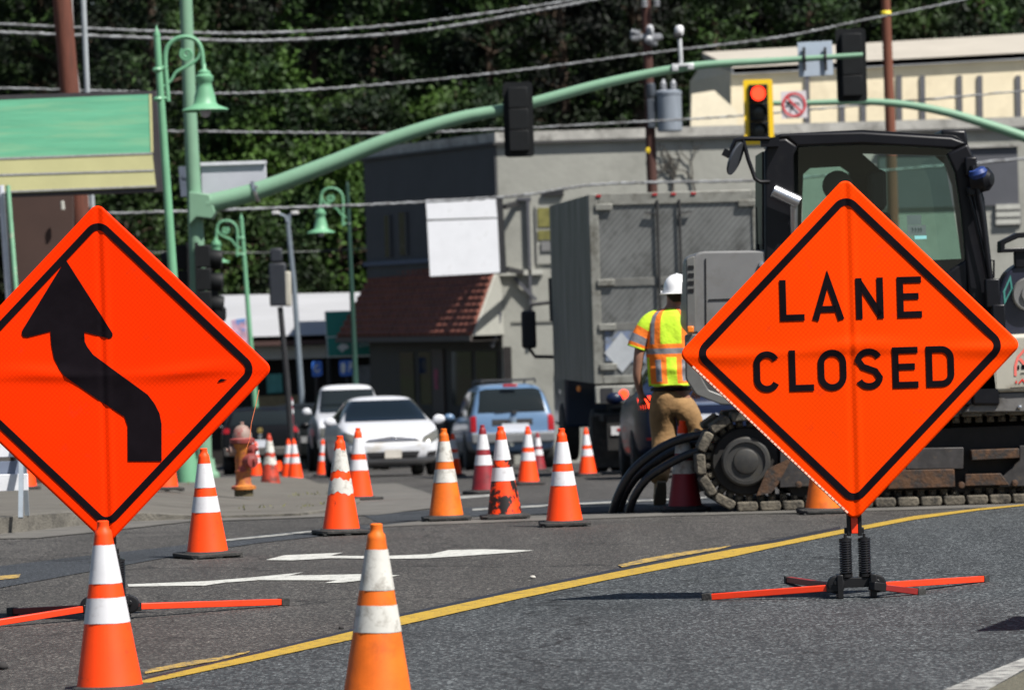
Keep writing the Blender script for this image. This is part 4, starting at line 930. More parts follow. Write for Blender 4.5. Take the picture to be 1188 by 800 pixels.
def boot(c, yaw, pitch, nm):
    secs_ = [(-.135, .030, .0, .055), (-.12, .042, .0, .11), (-.06, .046, .0, .155), (-.01, .045, .0, .14), (.04, .046, .0, .095), (.10, .050, .0, .07), (.15, .045, .0, .06), (.178, .025, .005, .04)]
    Rm = Matrix.Rotation(yaw, 3, 'Z') @ Matrix.Rotation(pitch, 3, 'X'); piv = Vector((0, .12, 0))
    T = lambda v: c + Rm @ (Vector(v) - piv) + piv
    b = MB(); rings = []
    for y, w_, z0, z1 in secs_:
        ring = []
        for k in range(14):
            a = 2 * math.pi * k / 14; x = math.copysign(abs(math.cos(a)) ** .6, math.cos(a)) * w_; z = (z0 + z1) / 2 + math.copysign(abs(math.sin(a)) ** .6, math.sin(a)) * (z1 - z0) / 2
            ring.append(T((x, y, z + .022)))
        rings.append(ring)
    b.loft(rings); bt = b.build(nm, BOOT, wk, True, angle=60)
    b = MB(); b.prism([T(p) for p in ((-.036, -.138, 0), (.036, -.138, 0), (.045, -.05, 0), (.052, .09, 0), (.03, .18, 0), (-.03, .18, 0), (-.052, .09, 0), (-.045, -.05, 0))], Rm @ Vector((0, 0, .024))); b.build('boot_sole', mat('sole_grey', (.16, .125, .08), .9), bt, True)
p = J(766, 582, -.19); p.z = gz(p.y); boot(p, .1, math.radians(-48), 'boot')
p = J(803, 582, .02); p.z = gz(p.y); boot(p, -.1, 0, 'boot')

# ================================================================ fire hydrant
p = G(283, 115, .06); hy = thing('fire_hydrant', 'orange and red fire hydrant with pale weathered cap on the pavement corner', 'fire hydrant', p)
HO = mat('hydrant_orange', (.42, .14, .02), .6, var=.2, vs=8, dirt=((.24, .04, .04), .48, .62, 7)); HR = mat('hydrant_red', (.22, .035, .03), .6, var=.2, vs=8, dirt=((.22, .13, .12), .52, .66, 9)); HW = mat('hydrant_pale', (.24, .17, .14), .6, var=.15, vs=9, dirt=((.22, .04, .035), .5, .64, 9))
b = MB(); b.lathe([(.095, 0), (.095, .07)], seg=16); b.build('footing', mat('footing_brown', (.08, .065, .03), .9, var=.3), hy)
b = MB(); b.lathe([(.125, .07), (.125, .10), (.085, .115), (.078, .14), (.078, .24), (.084, .245), (.084, .262), (.078, .268), (.078, .44), (.098, .50), (.100, .53), (.06, .54)], seg=28); b.build('barrel', HO, hy, angle=40)
b = MB(); b.lathe([(.125, .535), (.128, .545), (.128, .575), (.105, .585), (.10, .59)], seg=28); b.build('flange', HR, hy)
b = MB(); b.lathe([(.10, .585), (.098, .62), (.082, .67), (.055, .705), (.03, .715), (.022, .72), (.022, .75), (.001, .752)], seg=28); b.build('bonnet', HW, hy, angle=50)
for ax, o_ in (((-1, -.2, 0), HW), ((1, -.35, 0), HR)):
    v = Vector(ax).normalized(); b = MB(); b.lathe([(.05, .05), (.05, .085), (.058, .09), (.058, .13), (.03, .14), (.018, .142), (.018, .165)], (0, 0, .47), 18, v); b.build('hose_cap', o_, hy, angle=40)
b = MB(); b.lathe([(.062, .05), (.062, .095), (.075, .10), (.075, .145), (.035, .155), (.02, .157), (.02, .18)], (0, 0, .36), 18, Vector((.75, -.66, 0))); b.build('pumper_cap', HR, hy, angle=40)
# ================================================================ vehicles
GLS = glass_dark('dark_car_glass'); GLB = glass_dark('bluish_car_glass', (.006, .010, .014))
TYR = mat('tyre', (.016, .016, .016), .85, var=.2); RIM = mat('alloy_rim', (.35, .36, .38), .35, .7, var=.1); PLT = mat('licence_plate', (.55, .57, .62), .5, var=.1, vs=20)
TRIM = mat('black_trim', (.015, .015, .017), .6, var=.2); CHROME = mat('chrome', (.7, .7, .72), .15, 1.0, var=.05)
RED = mat('red_lens', (.30, .008, .012), .2, var=.25, vs=14); REDL = mat('lit_brake_lens', (.9, .03, .01), .3, var=.1, emit=((1, .04, .01), 2.2)); HL = mat('headlamp_lens', (.13, .13, .115), .15, .2, var=.2, vs=20); AMB = mat('amber_lamp_lens', (.8, .22, .02), .3)
def evalmesh(o):
    dg = bpy.context.evaluated_depsgraph_get(); return bpy.data.meshes.new_from_object(o.evaluated_get(dg))
def shell(root, st, paint, name='body'):
    secs = []
    for (y, zb, zs, zt, w, wg) in st:
        gh = zt - zs; hood = gh < .16
        zbt = zs
        if hood: top = [(w * .93, zs + gh * .55), (w * .84, zs + gh * .82), (w * .55, zt - .008), (0, zt)]
        else: top = [(w * .93, zs + .015), (wg + .05, zt - .09), (wg * .86, zt - .012), (0, zt)]
        half = [(0, zb), (w * .86, zb), (w * .97, zb + .10), (w, zb + (zs - zb) * .55), (w * .975, zbt - .01)] + top
        ring = [Vector((x, y, z)) for x, z in half] + [Vector((-x, y, z)) for x, z in half[-2:0:-1]]
        secs.append(ring)
    b = MB(); b.loft(secs); o = b.build(name, paint, root, sub=2)
    me = evalmesh(o); bm = bmesh.new(); bm.from_mesh(me); bvh = BVHTree.FromBMesh(bm); bm.free()
    o.modifiers.clear(); o.data = me; me.name = name
    for p_ in me.polygons: p_.use_smooth = True
    return o, bvh
def decal(root, bvh, pts, face, m, name, off=.010, maxlen=.07, thick=.0):
    """piece cut to an outline and pressed onto the body. face: 'f','b' pts=(x,z); 'l','r' pts=(y,z); 't' pts=(x,y)"""
    b = MB()
    if face in 'fb': P = [Vector((x, 0, z)) for x, z in pts]; D = Vector((0, -1, 0)) if face == 'f' else Vector((0, 1, 0))
    elif face in 'lr': P = [Vector((0, y, z)) for y, z in pts]; D = Vector((1, 0, 0)) if face == 'l' else Vector((-1, 0, 0))
    else: P = [Vector((x, y, 0)) for x, y in pts]; D = Vector((0, 0, -1))
    b.poly(P); b.bm.normal_update(); bmesh.ops.triangulate(b.bm, faces=b.bm.faces); fine(b, maxlen)
    for v in b.bm.verts:
        loc, nor, _, _ = bvh.ray_cast(v.co - D * 8, D)
        if loc is None:
            loc, nor, _, _ = bvh.find_nearest(v.co - D * 1.0); 
        if nor.dot(D) > 0: nor = -nor
        v.co = loc + nor * off
    for f in b.bm.faces:
        f.normal_update(); f.smooth = True
    if b.bm.faces and sum((f.normal.dot(D) for f in b.bm.faces)) > 0: bmesh.ops.reverse_faces(b.bm, faces=b.bm.faces)
    return b.build(name, m, root, angle=180, fixn=False)
def wheel(root, x, y, r=.32, w=.21, rim=RIM):
    s = 1 if x > 0 else -1
    b = MB(); b.lathe([(r * .66, -w / 2), (r * .93, -w / 2), (r, -w / 2 + .03), (r, w / 2 - .03), (r * .93, w / 2), (r * .66, w / 2)], (x, y, r), 28, (s, 0, 0)); t = b.build('wheel', TYR, root)
    b = MB(); b.lathe([(r * .66, w / 2 - .005), (r * .6, w / 2 - .03), (r * .2, w / 2 - .02), (r * .16, w / 2), (.001, w / 2)], (x, y, r), 28, (s, 0, 0), cap=False)
    for k in range(5):
        a = k * 2 * math.pi / 5; b.bar((x + s * (w / 2 - .01), y + r * .15 * math.cos(a), r + r * .15 * math.sin(a)), (x + s * (w / 2 - .012), y + r * .62 * math.cos(a), r + r * .62 * math.sin(a)), .02, .05)
    b.build('rim', rim, t)
def mirrors(root, y, z, x, paint):
    for s in (-1, 1):
        b = MB(); b.lathe([(.001, -.05), (.06, -.045), (.085, 0), (.08, .05), (.05, .07), (.001, .072)], (s * (x + .11), y, z), 16, (0, 1, 0))
        for v in b.bm.verts: v.co.x = s * (x + .11) + (v.co.x - s * (x + .11)) * 1.35; 
        b.bar((s * (x - .02), y, z - .03), (s * (x + .08), y, z - .02), .04, .03); b.build('wing_mirror', paint, root, angle=60)
def arches(root, bvh, ys, r):
    for s in 'lr':
        for y in ys: decal(root, bvh, [(y + r * 1.13 * math.cos(a), max(.19, r + r * 1.13 * math.sin(a))) for a in [math.pi * k / 12 for k in range(13)]], s, TRIM, 'wheel_arch', .004)
SED = [(-2.33, .40, .74, .80, .62, .5), (-2.30, .30, .90, .97, .78, .6), (-2.0, .22, .98, 1.06, .87, .66), (-1.75, .20, 1.0, 1.08, .895, .70), (-1.2, .19, .98, 1.36, .91, .56), (-.6, .18, .95, 1.46, .915, .555), (.05, .18, .93, 1.475, .915, .555), (.45, .18, .92, 1.41, .915, .58), (1.12, .18, .91, 1.02, .91, .70), (1.5, .19, .86, .97, .905, .68), (1.95, .20, .76, .86, .87, .64), (2.22, .24, .62, .72, .80, .60), (2.33, .32, .50, .56, .68, .5)]
SUVS = [(-2.36, .42, .78, .92, .80, .70), (-2.33, .38, 1.02, 1.12, .87, .74), (-2.27, .36, 1.05, 1.30, .90, .74), (-2.05, .34, 1.06, 1.70, .91, .66), (-1.5, .30, 1.06, 1.78, .92, .65), (-.5, .28, 1.04, 1.79, .92, .65), (.3, .28, 1.02, 1.76, .92, .65), (.6, .28, 1.01, 1.66, .92, .67), (1.05, .28, 1.0, 1.12, .92, .72), (1.5, .28, .98, 1.07, .91, .72), (2.1, .30, .92, 1.0, .88, .68), (2.3, .34, .75, .82, .82, .62)]
def paint(name, col, **k): return mat(name, col, .35, var=.05, coat=k.pop('coat', .35), **k)
def place(root, px, s, yaw, half=2.33):
    e = G(px, s); away = abs(yaw) < 1.6; k = half if away else -half
    x, y = e.x - math.sin(yaw) * k, e.y + math.cos(yaw) * k
    root.location = (x, y, gz(y)); root.rotation_euler = (math.atan(-.031) * (1 if away else -1), 0, yaw)

# white sedan facing the camera
r = thing('car', 'white sedan with black windscreen facing the camera among the cones', 'car')
WP_ = paint('white_car_paint', (.54, .55, .58), dirt=((.36, .32, .25), .56, .75, 1.8))
o, bv = shell(r, SED, WP_)
decal(r, bv, [(-.74, .99), (.74, .99), (.60, 1.37), (-.60, 1.37)], 'f', GLB, 'windscreen')
for s in 'lr':
    decal(r, bv, [(.98, .98), (.42, 1.33), (-.05, 1.39), (-.08, .98)], s, GLS, 'side_window'); decal(r, bv, [(-.16, .98), (-.14, 1.39), (-.7, 1.36), (-1.25, 1.20), (-1.3, 1.0)], s, GLS, 'side_window')
for s in (-1, 1):
    decal(r, bv, [(s * .52, .60), (s * .56, .68), (s * .80, .80), (s * .86, .80), (s * .84, .66), (s * .72, .59)], 'f', HL, 'headlight', .014); decal(r, bv, [(s * .60, .34), (s * .62, .42), (s * .78, .44), (s * .76, .35)], 'f', TRIM, 'fog_lamp')
decal(r, bv, [(-.50, .61), (.50, .61), (.42, .655), (0, .70), (-.42, .655)], 'f', TRIM, 'grille', .010); decal(r, bv, [(-.44, .628), (.44, .628), (.40, .648), (-.40, .648)], 'f', CHROME, 'grille_bar', .018)
decal(r, bv, [(-.42, .32), (-.48, .44), (.48, .44), (.42, .32)], 'f', TRIM, 'air_intake', .010)
b = MB(); b.box((0, 2.345, .40), (.30, .02, .15)); b.build('licence_plate', mat('blank_plate', (.5, .47, .42), .5), r)
b = MB(); b.box((-.03, 2.25, .66), (.07, .02, .05)); b.build('badge', CHROME, r, bevel=.006)
arches(r, bv, (1.40, -1.32), .33)
for x in (-.80, .80):
    for y in (1.40, -1.32): wheel(r, x, y)
mirrors(r, .88, 1.0, .88, WP_)
b = MB(); b.bar((-.45, 1.08, 1.035), (.05, 1.0, 1.09), .012); b.bar((.1, 1.08, 1.035), (.6, 1.0, 1.08), .012); b.build('wiper', TRIM, r)
b = MB(); b.box((0, .28, 1.28), (.16, .05, .07)); b.build('inner_mirror', TRIM, r)
place(r, 457, 65.5, math.pi + .125)

# blue SUV seen from behind
r = thing('car', 'light blue SUV with dark rear window seen from behind', 'car')
BP = paint('light_blue_paint', (.10, .175, .29), dirt=((.09, .11, .16), .55, .8, 2))
o, bv = shell(r, SUVS, BP)
GREYC = mat('grey_cladding', (.13, .135, .14), .6, var=.15)
decal(r, bv, [(-.70, 1.17), (.70, 1.17), (.62, 1.62), (.5, 1.655), (-.5, 1.655), (-.62, 1.62)], 'b', GLS, 'rear_window')
for s in 'lr':
    decal(r, bv, [(-2.1, 1.12), (-1.25, 1.12), (-1.25, 1.62), (-1.95, 1.60)], s, GLS, 'side_window'); decal(r, bv, [(-1.15, 1.12), (-.25, 1.12), (-.25, 1.63), (-1.15, 1.62)], s, GLS, 'side_window'); decal(r, bv, [(-.15, 1.12), (.95, 1.10), (.42, 1.58), (-.15, 1.63)], s, GLS, 'side_window')
    decal(r, bv, [(-2.3, .36), (2.2, .36), (2.2, .60), (-2.3, .60)], s, GREYC, 'side_cladding', .004)
decal(r, bv, [(-.60, 1.14), (.60, 1.14), (.72, 1.28), (.72, .0 + 1.20)][:3], 'f', GLS, 'windscreen')
for s in (-1, 1): decal(r, bv, [(s * .74, .78), (s * .86, .78), (s * .85, 1.12), (s * .74, 1.10)], 'b', RED, 'tail_light', .012)
b = MB(); b.box((0, -2.40, .64), (1.72, .16, .20)); b.build('rear_bumper', GREYC, r, bevel=.03)
b = MB(); b.box((0, -2.41, .747), (1.70, .13, .02)); b.build('bumper_step', mat('pale_bumper_top', (.40, .44, .5), .4), r, bevel=.006)
decal(r, bv, [(-.42, .90), (.42, .90), (.42, 1.03), (-.42, 1.03)], 'b', TRIM, 'plate_recess', .006)
b = MB(); b.box((.06, -2.372, .85), (.56, .02, .17)); b.build('licence_plate', PLT, r)
b = MB(); b.lathe([(.001, .02), (.09, .015), (.10, 0)][::-1], (.0, -2.36, .98), 20, (0, -1, .05)); b.build('badge', CHROME, r)
b = MB(); b.box((0, -2.12, 1.72), (.30, .08, .06)); b.build('brake_lamp', RED, r, bevel=.01)
b = MB()
for x in (-.55, .55): b.tube([(x, -1.9, 1.78), (x, -1.8, 1.85), (x, .1, 1.86), (x, .25, 1.79)], .018, 8)
for y in (-1.6, -.2): b.tube([(-.55, y, 1.85), (.55, y, 1.85)], .014, 8)
b.build('roof_rack', TRIM, r)
b = MB(); b.bar((-.35, -2.33, 1.17), (.35, -2.31, 1.20), .015); b.bar((0, -2.35, 1.16), (.1, -2.33, 1.18), .05); b.build('wiper', TRIM, r)
arches(r, bv, (1.45, -1.40), .37)
for x in (-.80, .80):
    for y in (1.45, -1.40): wheel(r, x, y, .37, .24)
mirrors(r, .85, 1.12, .90, BP)
b = MB(); b.tube([(.45, -2.0, .30), (.45, -2.42, .30)], .03, 10); b.box((-.05, -2.5, .50), (.08, .14, .06)); b.build('tow_hitch', CHROME, r)
place(r, 596, 56.5, .105)

# black car seen from behind, left
r = thing('car', 'black hatchback seen from behind beyond the hydrant', 'car')
KP = paint('black_car_paint', (.004, .004, .005), coat=.05, spec=.25); o, bv = shell(r, [(y, a, c - .02, min(d, 1.56) if d > 1.3 else d, e, f) for y, a, c, d, e, f in SUVS], KP)
decal(r, bv, [(-.68, 1.12), (.68, 1.12), (.60, 1.44), (-.60, 1.44)], 'b', GLS, 'rear_window')
decal(r, bv, [(-.5, 1.12), (.5, 1.12), (.5, 1.3), (-.5, 1.3)], 'f', GLS, 'windscreen')
for s in 'lr': decal(r, bv, [(-2.0, 1.12), (.9, 1.10), (.42, 1.42), (-1.9, 1.42)], s, GLS, 'side_window')
for s in (-1, 1): decal(r, bv, [(s * .70, .95), (s * .87, .95), (s * .86, 1.08), (s * .70, 1.06)], 'b', RED, 'tail_light', .012)
b = MB(); b.box((0, -2.375, .70), (.42, .02, .17)); b.build('licence_plate', PLT, r)
b = MB(); b.lathe([(.001, .02), (.06, .015), (.07, 0)][::-1], (0, -2.34, 1.0), 16, (0, -1, 0)); b.build('badge', mat('brass_badge', (.5, .36, .12), .3, .8), r)
b = MB(); b.box((0, -2.37, .86), (.08, .02, .12)); b.build('boot_handle', CHROME, r, bevel=.01)
b = MB(); b.box((0, -2.38, .52), (1.68, .12, .20)); b.build('rear_bumper', mat('dark_bumper', (.06, .055, .05), .6), r, bevel=.03)
arches(r, bv, (1.45, -1.40), .34)
for x in (-.78, .78):
    for y in (1.45, -1.40): wheel(r, x, y, .34)
mirrors(r, .85, 1.10, .90, KP)
black = r; place(r, 303, 50.5, .04)
# dark grey SUV behind it, its own paint
r = thing('car', 'dark grey SUV in shade between the black hatchback and the white pickup', 'car')
DP = paint('dark_grey_paint', (.006, .007, .007), coat=.03, spec=.2); o, bv = shell(r, SUVS, DP)
decal(r, bv, [(-.68, 1.15), (.68, 1.15), (.60, 1.6), (-.60, 1.6)], 'b', GLS, 'rear_window')
for s in 'lr': decal(r, bv, [(-2.0, 1.12), (.9, 1.10), (.42, 1.56), (-1.9, 1.60)], s, GLS, 'side_window')
for s in (-1, 1): decal(r, bv, [(s * .74, .85), (s * .87, .85), (s * .86, 1.1), (s * .74, 1.1)], 'b', RED, 'tail_light', .012)
b = MB(); b.box((0, -2.375, .80), (.42, .02, .17)); b.build('licence_plate', mat('shaded_plate', (.2, .2, .2), .5), r)
for x in (-.80, .80):
    for y in (1.45, -1.40): wheel(r, x, y, .36)
mirrors(r, .85, 1.12, .90, DP)
place(r, 356, 44, .12)

# white pickup facing the camera
r = thing('pickup_truck', 'white pickup truck facing the camera behind the white sedan', 'pickup truck')
PST = [(-2.9, .50, .95, 1.0, .86, .6), (-2.85, .45, 1.08, 1.12, .90, .6), (-1.0, .42, 1.08, 1.12, .92, .6), (-.95, .42, 1.10, 1.66, .93, .64), (-.6, .42, 1.10, 1.82, .93, .64), (.25, .42, 1.10, 1.83, .93, .64), (.45, .42, 1.10, 1.74, .93, .66), (.95, .42, 1.10, 1.24, .93, .72), (1.4, .42, 1.08, 1.19, .93, .72), (2.2, .42, 1.02, 1.12, .91, .70), (2.5, .45, .90, .98, .88, .64), (2.56, .5, .7, .74, .8, .6)]
o, bv = shell(r, PST, WP_)
decal(r, bv, [(-.74, 1.22), (.74, 1.22), (.64, 1.70), (-.64, 1.70)], 'f', GLS, 'windscreen')
for s in 'lr': decal(r, bv, [(-.7, 1.2), (.8, 1.18), (.38, 1.66), (-.6, 1.68)], s, GLS, 'side_window')
decal(r, bv, [(-.55, .66), (.55, .66), (.55, .90), (-.55, .90)], 'f', TRIM, 'grille', .01)
for s in (-1, 1): decal(r, bv, [(s * .58, .70), (s * .80, .70), (s * .80, .90), (s * .58, .90)], 'f', HL, 'headlight', .012)
b = MB(); b.box((0, 2.62, .56), (1.8, .14, .20)); b.build('front_bumper', mat('dull_bumper', (.16, .17, .18), .4, .5), r, bevel=.03)
for x in (-.82, .82):
    for y in (1.7, -1.7): wheel(r, x, y, .39, .24)
mirrors(r, .75, 1.26, .94, WP_)
place(r, 411, 49.5, math.pi + .09, 2.6); r.scale = (.95, 1, 1.14)

# navy car right behind the worker
r = thing('car', 'navy blue sedan with glowing brake lamp behind the worker', 'car')
NP = paint('navy_paint', (.005, .010, .032), coat=.05, spec=.25); NAV = [(y, a + .05, c * 1.10, d * 1.08, e, f) for y, a, c, d, e, f in SED]
o, bv = shell(r, NAV, NP)
decal(r, bv, [(-.62, 1.19), (.62, 1.19), (.5, 1.48), (-.5, 1.48)], 'b', GLS, 'rear_window')
for s in 'lr': decal(r, bv, [(-1.5, 1.10), (.95, 1.06), (.42, 1.44), (-.7, 1.50), (-1.3, 1.34)], s, GLS, 'side_window')
for s in (-1, 1):
    decal(r, bv, [(s * .60, .92), (s * .82, .90), (s * .83, 1.04), (s * .60, 1.07)], 'b', REDL, 'brake_light', .012)
decal(r, bv, [(-.58, .93), (.58, .93), (.58, .97), (-.58, .97)], 'b', CHROME, 'boot_highlight', .008)  # highlight line across the boot drawn as a bright strip
decal(r, bv, [(-.75, .50), (-.35, .50), (-.35, .53), (-.75, .53)], 'b', RED, 'reflector', .008); decal(r, bv, [(.35, .50), (.75, .50), (.75, .53), (.35, .53)], 'b', RED, 'reflector', .008)
b = MB(); b.box((0, -2.34, .74), (.34, .02, .15)); b.build('licence_plate', PLT, r)
for x in (-.80, .80):
    for y in (1.40, -1.32): wheel(r, x, y, .33)
mirrors(r, .88, 1.08, .88, NP)
place(r, 820, 90, .03)

# ---------------------------------------------------------------- box truck
p = G(792, 78); r = thing('box_truck', 'dirty aluminium box truck seen from behind, waiting at the lights', 'truck', p, .085)
ALU = mat('dirty_aluminium', (.12, .12, .115), .42, .55, var=.18, vs=2.2, dirt=((.07, .07, .06), .48, .68, 3), stretch=(2.0, 1, .35))
def reflection_banded_plate(name):
    m = mat(name, (.17, .173, .168), .38, .45, var=.15, vs=1.5, dirt=((.07, .07, .065), .48, .7, 2.2)); nt = m.node_tree; L = nt.links; b = nt.nodes['Principled BSDF']
    tc = _n(nt, 'ShaderNodeTexCoord'); mp = _n(nt, 'ShaderNodeMapping'); mp.inputs['Rotation'].default_value = (0, math.radians(-42), 0); L.new(tc.outputs['Object'], mp.inputs[0])
    wv = _n(nt, 'ShaderNodeTexWave'); wv.inputs['Scale'].default_value = 4.6; wv.inputs['Distortion'].default_value = .6; wv.bands_direction = 'X'; L.new(mp.outputs[0], wv.inputs[0])  # diagonal reflection on the door plate, painted as bands in its colour
    src = b.inputs['Base Color'].links[0].from_socket; mx = _n(nt, 'ShaderNodeMix', data_type='RGBA', blend_type='MULTIPLY'); mr = _n(nt, 'ShaderNodeMapRange'); mr.inputs[3].default_value = .84; mr.inputs[4].default_value = 1.14
    L.new(wv.outputs['Fac'], mr.inputs[0]); mx.inputs[0].default_value = 1; L.new(src, mx.inputs[6]); L.new(mr.outputs[0], mx.inputs[7]); L.new(mx.outputs[2], b.inputs['Base Color'])
    return m
TP = reflection_banded_plate('reflection_banded_metal')
TPP = mat('dull_rail_metal', (.14, .14, .13), .5, .3, var=.25, vs=4)
POST = mat('pale_frame_metal', (.19, .19, .17), .55, .2, var=.25, vs=4, dirt=((.08, .075, .06), .5, .7, 5))
STR = mat('streaked_side_metal', (.17, .17, .17), .5, .3, var=.4, vs=3, stretch=(1, 3, .2), dirt=((.02, .03, .022), .44, .60, 2.2))
z0, z1, hw, L_ = 1.36, 4.18, 1.29, 6.3
b = MB(); b.box((0, L_ / 2 + .03, (z0 + z1) / 2), (2 * hw - .02, L_ - .06, z1 - z0 - .02)); b.build('cargo_box', STR, r)
b = MB(); b.box((0, .016, (z0 + z1) / 2), (2 * hw - .2, .03, z1 - z0 - .1)); dr = b.build('rear_doors', TP, r)
b = MB()
for s in (-1, 1): b.box((s * (hw - .07), .0, (z0 + z1) / 2), (.14, .07, z1 - z0))
b.box((0, 0, z1 - .09), (2 * hw - .28, .07, .18)); b.box((0, 0, z0 + .06), (2 * hw - .28, .07, .12)); b.build('rear_frame', POST, r, bevel=.012)
for z in (z1 - 1.32, z1 - 1.98):
    b = MB(); b.box((0, -.012, z), (2.2, .02, .12)); b.build('door_rail', TPP, dr, bevel=.006)
for z in (z1 - .2, z1 - 1.32, z1 - 1.98, z0 + .25):
    for s in (-1, 1):
        b = MB(); b.box((s * (hw - .22), -.045, z), (.26, .05, .10)); b.build('door_hinge', POST, dr, bevel=.012)
rdm = mat('dark_rod', (.045, .045, .045), .5, .4); clm = mat('dark_red_lens', (.30, .01, .015), .4)
for x in (-.27, .06):
    b = MB(); b.tube([(x, -.06, z0 + .05), (x, -.06, z1 - .12)], .022, 8); b.bar((x, -.07, z1 - .32), (x - .18 if x < 0 else x + .18, -.07, z1 - .30), .05, .02); b.build('lock_rod', rdm, dr)
for x in (-1.14, -.30, -.02, .28):
    b = MB(); b.box((x, -.045, z1 - .03), (.07, .02, .035)); b.build('clearance_lamp', clm, r)
b = MB(); b.prism([(x, -.022, z) for x, z in ((-1.12, 1.82), (-.86, 2.12), (-.60, 1.82), (-.86, 1.52))], (0, .01, 0)); b.build('placard_holder', mat('pale_placard', (.34, .36, .38), .5, var=.1), dr)
b = MB(); b.prism([(x, -.018, z) for x, z in ((-1.1, 2.2), (-.5, 2.15), (-.5, 1.65), (-1.1, 1.7))], (0, .006, 0)); b.build('blue_reflection', mat('reflection_blue', (.14, .18, .28), .5, var=.3, vs=4, dirt=((.13, .14, .14), .45, .6, 6)), dr)  # bluish reflection on the door painted as a flat patch
lbm = mat('lamp_box_pale', (.22, .22, .20), .5, var=.2)
for s in (-1, 1):
    b = MB(); b.box((s * (hw - .32), -.06, 1.20), (.62, .10, .26)); lh = b.build('lamp_housing', lbm, r, bevel=.015)
    b = MB(); b.box((s * (hw - .18), -.118, 1.20), (.18, .012, .20)); b.build('lamp_recess', TRIM, lh)
for s in (-1, 1):
    b = MB(); b.lathe([(.001, .012), (.06, .01), (.068, 0)][::-1], (s * (hw - .43), -.112, 1.20), 20, (0, -1, 0)); b.build('tail_light', REDL if s < 0 else RED, r)
b = MB(); b.box((0, .8, .85), (2.3, 1.4, .1)); b.box((0, .1, .62), (2.2, .12, .5)); b.box((-.42, 3, .95), (.12, 6, .3)); b.box((.42, 3, .95), (.12, 6, .3)); b.build('chassis', MUDD, r)
for s in (-1, 1):
    b = MB(); b.box((s * .95, .75, .48), (.62, .03, .78)); b.build('mud_flap', RUB, r)
b = MB(); b.box((-.88, .02, .66), (.34, .012, .13)); b.build('licence_plate', mat('pale_tag', (.45, .45, .45), .5), r)
b = MB(); b.box((-.84, .010, .675), (.24, .008, .04)); b.build('red_reflector', RED, r)
for x in (-1.05, -.78, .78, 1.05): wheel(r, x, 1.7, .48, .24, TRIM)
for x in (-1.0, 1.0): wheel(r, x, 6.9, .48, .26)
CABT = mat('truck_cab_blue', (.02, .035, .07), .35, coat=.3)
b = MB(); b.loft([[(x, y, z) for x, z in ((-1.1, .55), (1.1, .55), (1.1, zz), (.95, zt), (-.95, zt), (-1.1, zz))] for y, zz, zt in ((6.4, 1.9, 2.6), (7.4, 1.9, 2.6), (7.9, 1.7, 1.85), (8.4, 1.4, 1.5))]); b.build('cab', CABT, r, bevel=.06)
b = MB(); b.prism([(-1.112, 6.7, 1.75), (-1.112, 7.5, 1.75), (-1.03, 7.35, 2.3), (-1.03, 6.7, 2.3)], (-.01, 0, .004)); b.prism([(1.112, 6.7, 1.75), (1.112, 7.5, 1.75), (1.03, 7.35, 2.3), (1.03, 6.7, 2.3)], (.01, 0, .004)); b.build('cab_window', GLS, r)
for s in (-1, 1):
    b = MB(); b.box((s * 1.60, 7.1, 2.17), (.24, .12, .62)); m_ = b.build('wing_mirror', TRIM, r, bevel=.04)
    b = MB(); b.tube([(s * 1.05, 7.15, 2.62), (s * 1.55, 7.15, 2.58), (s * 1.55, 7.15, 2.46)], .03, 8); b.tube([(s * 1.05, 7.15, 1.70), (s * 1.5, 7.15, 1.72), (s * 1.6, 7.15, 1.86)], .03, 8); b.build('mirror_bracket', TRIM, m_)
b = MB(); b.tube([(-1.25, 6.35, 2.3), (-1.25, 6.4, 3.0)], .07, 12); b.build('exhaust_stack', TRIM, r)
b = MB(); b.lathe([(.001, .02), (.045, .018), (.05, 0)][::-1], (-hw, 2.2, 1.26), 12, (-1, -.6, 0)); b.build('side_marker_lamp', AMB, r)
# ================================================================ buildings
DB = 111.0
WALL = mat('grey_render', (.30, .30, .268), .9, var=.10, vs=.7, bump=.3, bs=8, dirt=((.215, .215, .19), .5, .75, .55))
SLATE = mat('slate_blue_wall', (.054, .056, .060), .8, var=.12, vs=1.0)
CAP = mat('pale_parapet', (.38, .37, .34), .85, var=.3, vs=1.4, dirt=((.16, .155, .14), .52, .66, 1.2))
WOOD = mat('dark_shopfront', (.014, .011, .010), .6, var=.3, vs=2)
TILE = mat('clay_tile', (.14, .042, .026), .75, var=.4, vs=3)
def wp(px, py, d): return W(px, py, d)
A0 = wp(583, 400, DB).x; B_ = wp(430, 400, 119.5); zr = wp(583, 153.5, DB).z; zg = gz(112) - .6
gb = thing('grey_building', 'long flat-roofed grey building with slate side wall and tiled awning', 'building', (A0, DB, gz(DB)))
def foot(e=0.0): return [(A0 - e * .6, DB - e), (B_.x - e, 119.5 - e * .5), (B_.x - e, 131), (A0 + 34, 131), (A0 + 34, DB - e)]
b = MB(); b.prism([(x, y, zg) for x, y in foot()], (0, 0, zr - .25 - zg)); b.build('wall', [WALL], gb, True)
b = MB(); b.prism([(x, y, zr - .25) for x, y in foot(.05)], (0, 0, .25)); pc = b.build('parapet', CAP, gb, True)
b = MB(); b.prism([(x, y, zr - .32) for x, y in foot(.13)], (0, 0, .07)); b.build('shadow_band', mat('shadow_band_dark', (.05, .05, .05), .8, var=.3, vs=2), pc, True)  # shadow line below the parapet painted as a dark band
